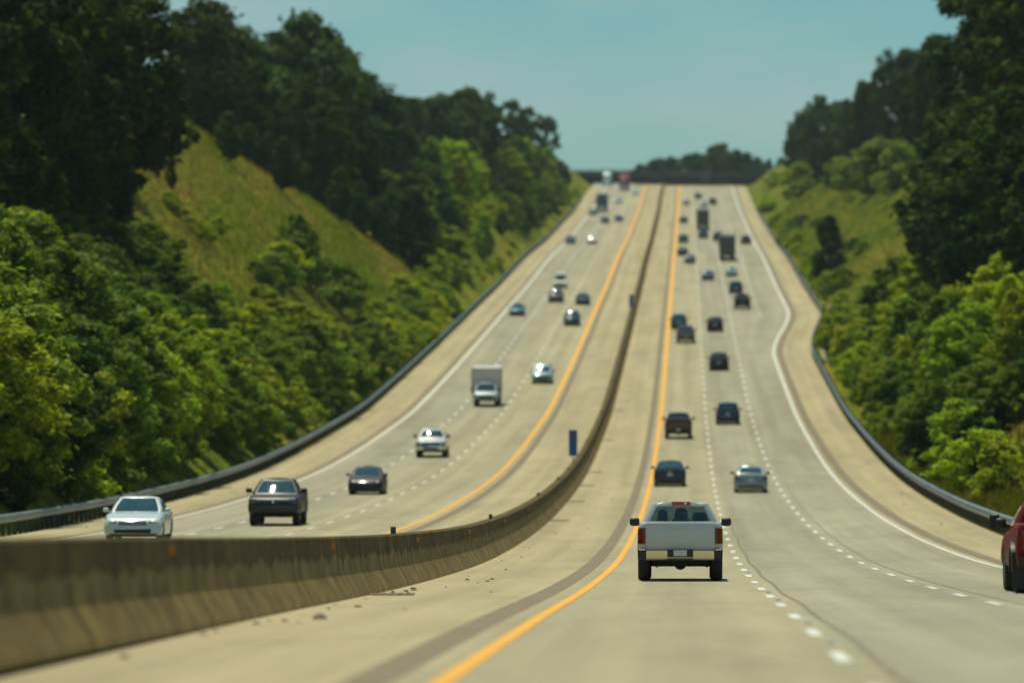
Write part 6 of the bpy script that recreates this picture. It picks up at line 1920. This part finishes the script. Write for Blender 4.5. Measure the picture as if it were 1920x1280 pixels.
settle(semi("articulated_lorry", grey, 'grey_body'), 8.65, 925, "long grey lorry trailer in the third lane uphill", "truck", GU)
settle(pickup("pickup_truck", char, rear='black', bedcover=True), 8.0, 1060, "dark pickup running ahead of the long grey trailer", "pickup truck", GU)
settle(sedan("sedan_car", grey), 2.65, 902, "grey car pulling into the fast lane behind a row of dark cars", "car", GU)
settle(sedan("sedan_car", black), 1.45, 945, "black car in the fast lane just ahead of a grey one", "car", GU)
settle(suv("sport_utility", teal), 1.50, 1045, "teal sport utility in the fast lane far up the hill", "car", GU)
settle(suv("sport_utility", maroon), 12.9, 1035, "dark red car in the added outer lane far uphill", "car", GU)
settle(suv("sport_utility", teal), 5.30, 1085, "teal car following a dark lorry far up the hill", "car", GU)
settle(semi("articulated_lorry", char, 'grey_body'), 5.40, 1165, "dark lorry in the second lane with a teal car behind it", "truck", GU)
settle(sedan("sedan_car", navy), 1.45, 1212, "small dark blue car in the fast lane left of the far dark lorry", "car", GU)
settle(sedan("sedan_car", char), 5.0, 1445, "tiny dark car in the second lane close to the hilltop", "car", GU)
settle(suv("sport_utility", char), 8.5, 1392, "small dark sport utility in the third lane close to the hilltop", "car", GU)
settle(sedan("sedan_car", pale), 6.3, 1372, "tiny pale car below the dark car near the hilltop", "car", GU)
settle(sedan("sedan_car", silver), 2.0, 1390, "tiny silver car by the yellow line near the hilltop", "car", GU)
settle(semi("articulated_lorry", teal, 'grey_body'), 7.6, 1620, "bluish lorry on the crest of the hill in front of the overpass", "truck", GU)
# coming down, seen from the front
settle(sedan("sedan_car", pale, L=4.8, W=.98, H=1.50, lamps='litwarm', front_chrome=True), -17.25, 201, "pale silver sedan half hidden behind the near end of the barrier", "car", GD, True, 1.04)
settle(pickup("pickup_truck", black, front='black', rear='black', lampmat='darklamp'), -14.62, 233, "black pickup truck coming down the middle lane with its windscreen reflecting the sky", "pickup truck", GD, True, 1.03)
settle(sedan("sedan_car", black, front_chrome=True, lamps='litwhite'), -14.60, 298, "black sedan with a shiny chrome grille coming down the middle lane", "car", GD, True, 1.0)
settle(pickup("pickup_truck", silver, front='chrome'), -14.60, 374, "silver pickup truck with chrome grille coming down between the black sedan and the box truck", "pickup truck", GD, True)
settle(box_truck("box_truck", pale), -14.55, 474, "white box truck with a tall cargo box coming down the middle lane", "truck", GD, True)
settle(suv("sport_utility", C("ice_blue", (.22, .36, .38), .3, .38)), -10.95, 516, "pale blue silver sport utility in the downhill fast lane beside the box truck", "car", GD, True)
settle(suv("sport_utility", navy), -11.0, 652, "dark blue car in the downhill fast lane above the pale sport utility", "car", GD, True)
settle(sedan("sedan_car", teal), -18.2, 683, "teal car in the downhill outer lane by the white edge line", "car", GD, True)
settle(sedan("sedan_car", char), -11.0, 720, "dark grey car in the downhill fast lane right of the black sport utility", "car", GD, True)
settle(suv("sport_utility", black), -14.60, 728, "black sport utility just in front of a white van coming downhill", "car", GD, True)
settle(suv("delivery_van", white, L=5.4, W=1.0, H=2.1), -15.3, 785, "white van close behind the black sport utility coming downhill", "van", GD, True)
settle(sedan("sedan_car", navy), -18.9, 1030, "small dark blue car in the downhill outer lane beside a white car", "car", GD, True)
settle(suv("sport_utility", white), -14.9, 1026, "small white car in the downhill middle lane beside a dark blue car", "car", GD, True)
settle(sedan("sedan_car", char), -15.1, 1200, "tiny grey car below the green car on the far downhill road", "car", GD, True)
settle(sedan("sedan_car", navy), -12.4, 1215, "tiny dark blue car side by side with a grey one far up the downhill road", "car", GD, True)
settle(semi("articulated_lorry", navy, 'grey_body'), -17.6, 1320, "dark blue lorry coming down behind a green car", "truck", GD, True)
settle(sedan("sedan_car", greenp), -19.0, 1283, "small green car in front of the dark blue lorry", "car", GD, True)
settle(sedan("sedan_car", pale), -14.6, 1400, "tiny pale car below the red lorry at the hilltop", "car", GD, True)
settle(semi("articulated_lorry", redp, 'red_body'), -14.5, 1515, "red fronted lorry at the top of the downhill road", "truck", GD, True)
settle(sedan("sedan_car", pale), -11.2, 1470, "tiny pale car right of the red lorry at the hilltop", "car", GD, True)
settle(semi("articulated_lorry", pale, 'grey_body'), -20.0, 1590, "white lorry at the far top left of the downhill road", "truck", GD, True)

# ---------------------------------------------------------------- grass on the verges
def tufts(name, n, pick, hgt, mat, label, seed):
    rg = np.random.default_rng(seed); V, Fc = [], []
    for i in range(n):
        t, d = pick(rg); p = T(t, d, -.05); a = rg.uniform(0, 3.14); h = hgt * rg.uniform(.4, 1.3); w = h * rg.uniform(.05, .10)
        ux, uy = math.cos(a) * w, math.sin(a) * w; lx, ly = rg.normal(0, .25) * h, rg.normal(0, .25) * h
        b = len(V)
        V += [(p.x - ux, p.y - uy, p.z), (p.x + ux, p.y + uy, p.z), (p.x + lx * .4 + ux * .8, p.y + ly * .4 + uy * .8, p.z + h * .6), (p.x + lx, p.y + ly, p.z + h), (p.x + lx * .4 - ux * .8, p.y + ly * .4 - uy * .8, p.z + h * .6)]
        Fc.append((b, b + 1, b + 2, b + 3, b + 4))
    me = bpy.data.meshes.new(name); me.from_pydata(V, [], Fc); me.materials.append(mat)
    o = bpy.data.objects.new(name, me); col.objects.link(o); tag(o, label, "grass", kind="stuff"); return o
tufts("grass", 26000, lambda g_: (right_edge(0) + 4.3 + abs(g_.normal(0, 2.6)), g_.uniform(205, 430)), .55, leaf_mat("grass_blades", (.105, .120, .012), trans=.35), "rough green and straw coloured grass behind the right guardrail", 3)
tufts("grass", 9000, lambda g_: (-24.9 - abs(g_.normal(0, 1.5)), g_.uniform(215, 620)), .6, leaf_mat("verge_grass", (.09, .125, .010), trans=.35), "tall green grass behind the left guardrail", 4)
def slope_pick(straw):
    def f(g_):
        while True:
            t, d_ = -27 - g_.uniform(0, 28), g_.uniform(390, 730)
            q = noise.noise((t * .10, d_ * .016, 2.0)) + .5 * noise.noise((t * .3, d_ * .05, 5.0)) + (.25 if t < -42 else 0)
            if (q > .05) == straw: return t, d_
    return f
tufts("grass", 24000, slope_pick(False), .55, leaf_mat("slope_grass", (.14, .19, .012), trans=.35), "green grass patches on the open left slope", 6)
tufts("grass", 24000, slope_pick(True), .45, leaf_mat("straw_grass", (.30, .22, .04), trans=.3), "dry straw coloured grass patches on the open left slope", 16)
tufts("grass", 26000, lambda g_: (right_edge(900) + 5 + g_.uniform(0, 26), g_.uniform(640, 1250)), .6, leaf_mat("right_slope_grass", (.14, .17, .012), trans=.35), "rough green grass on the open right slope", 8)
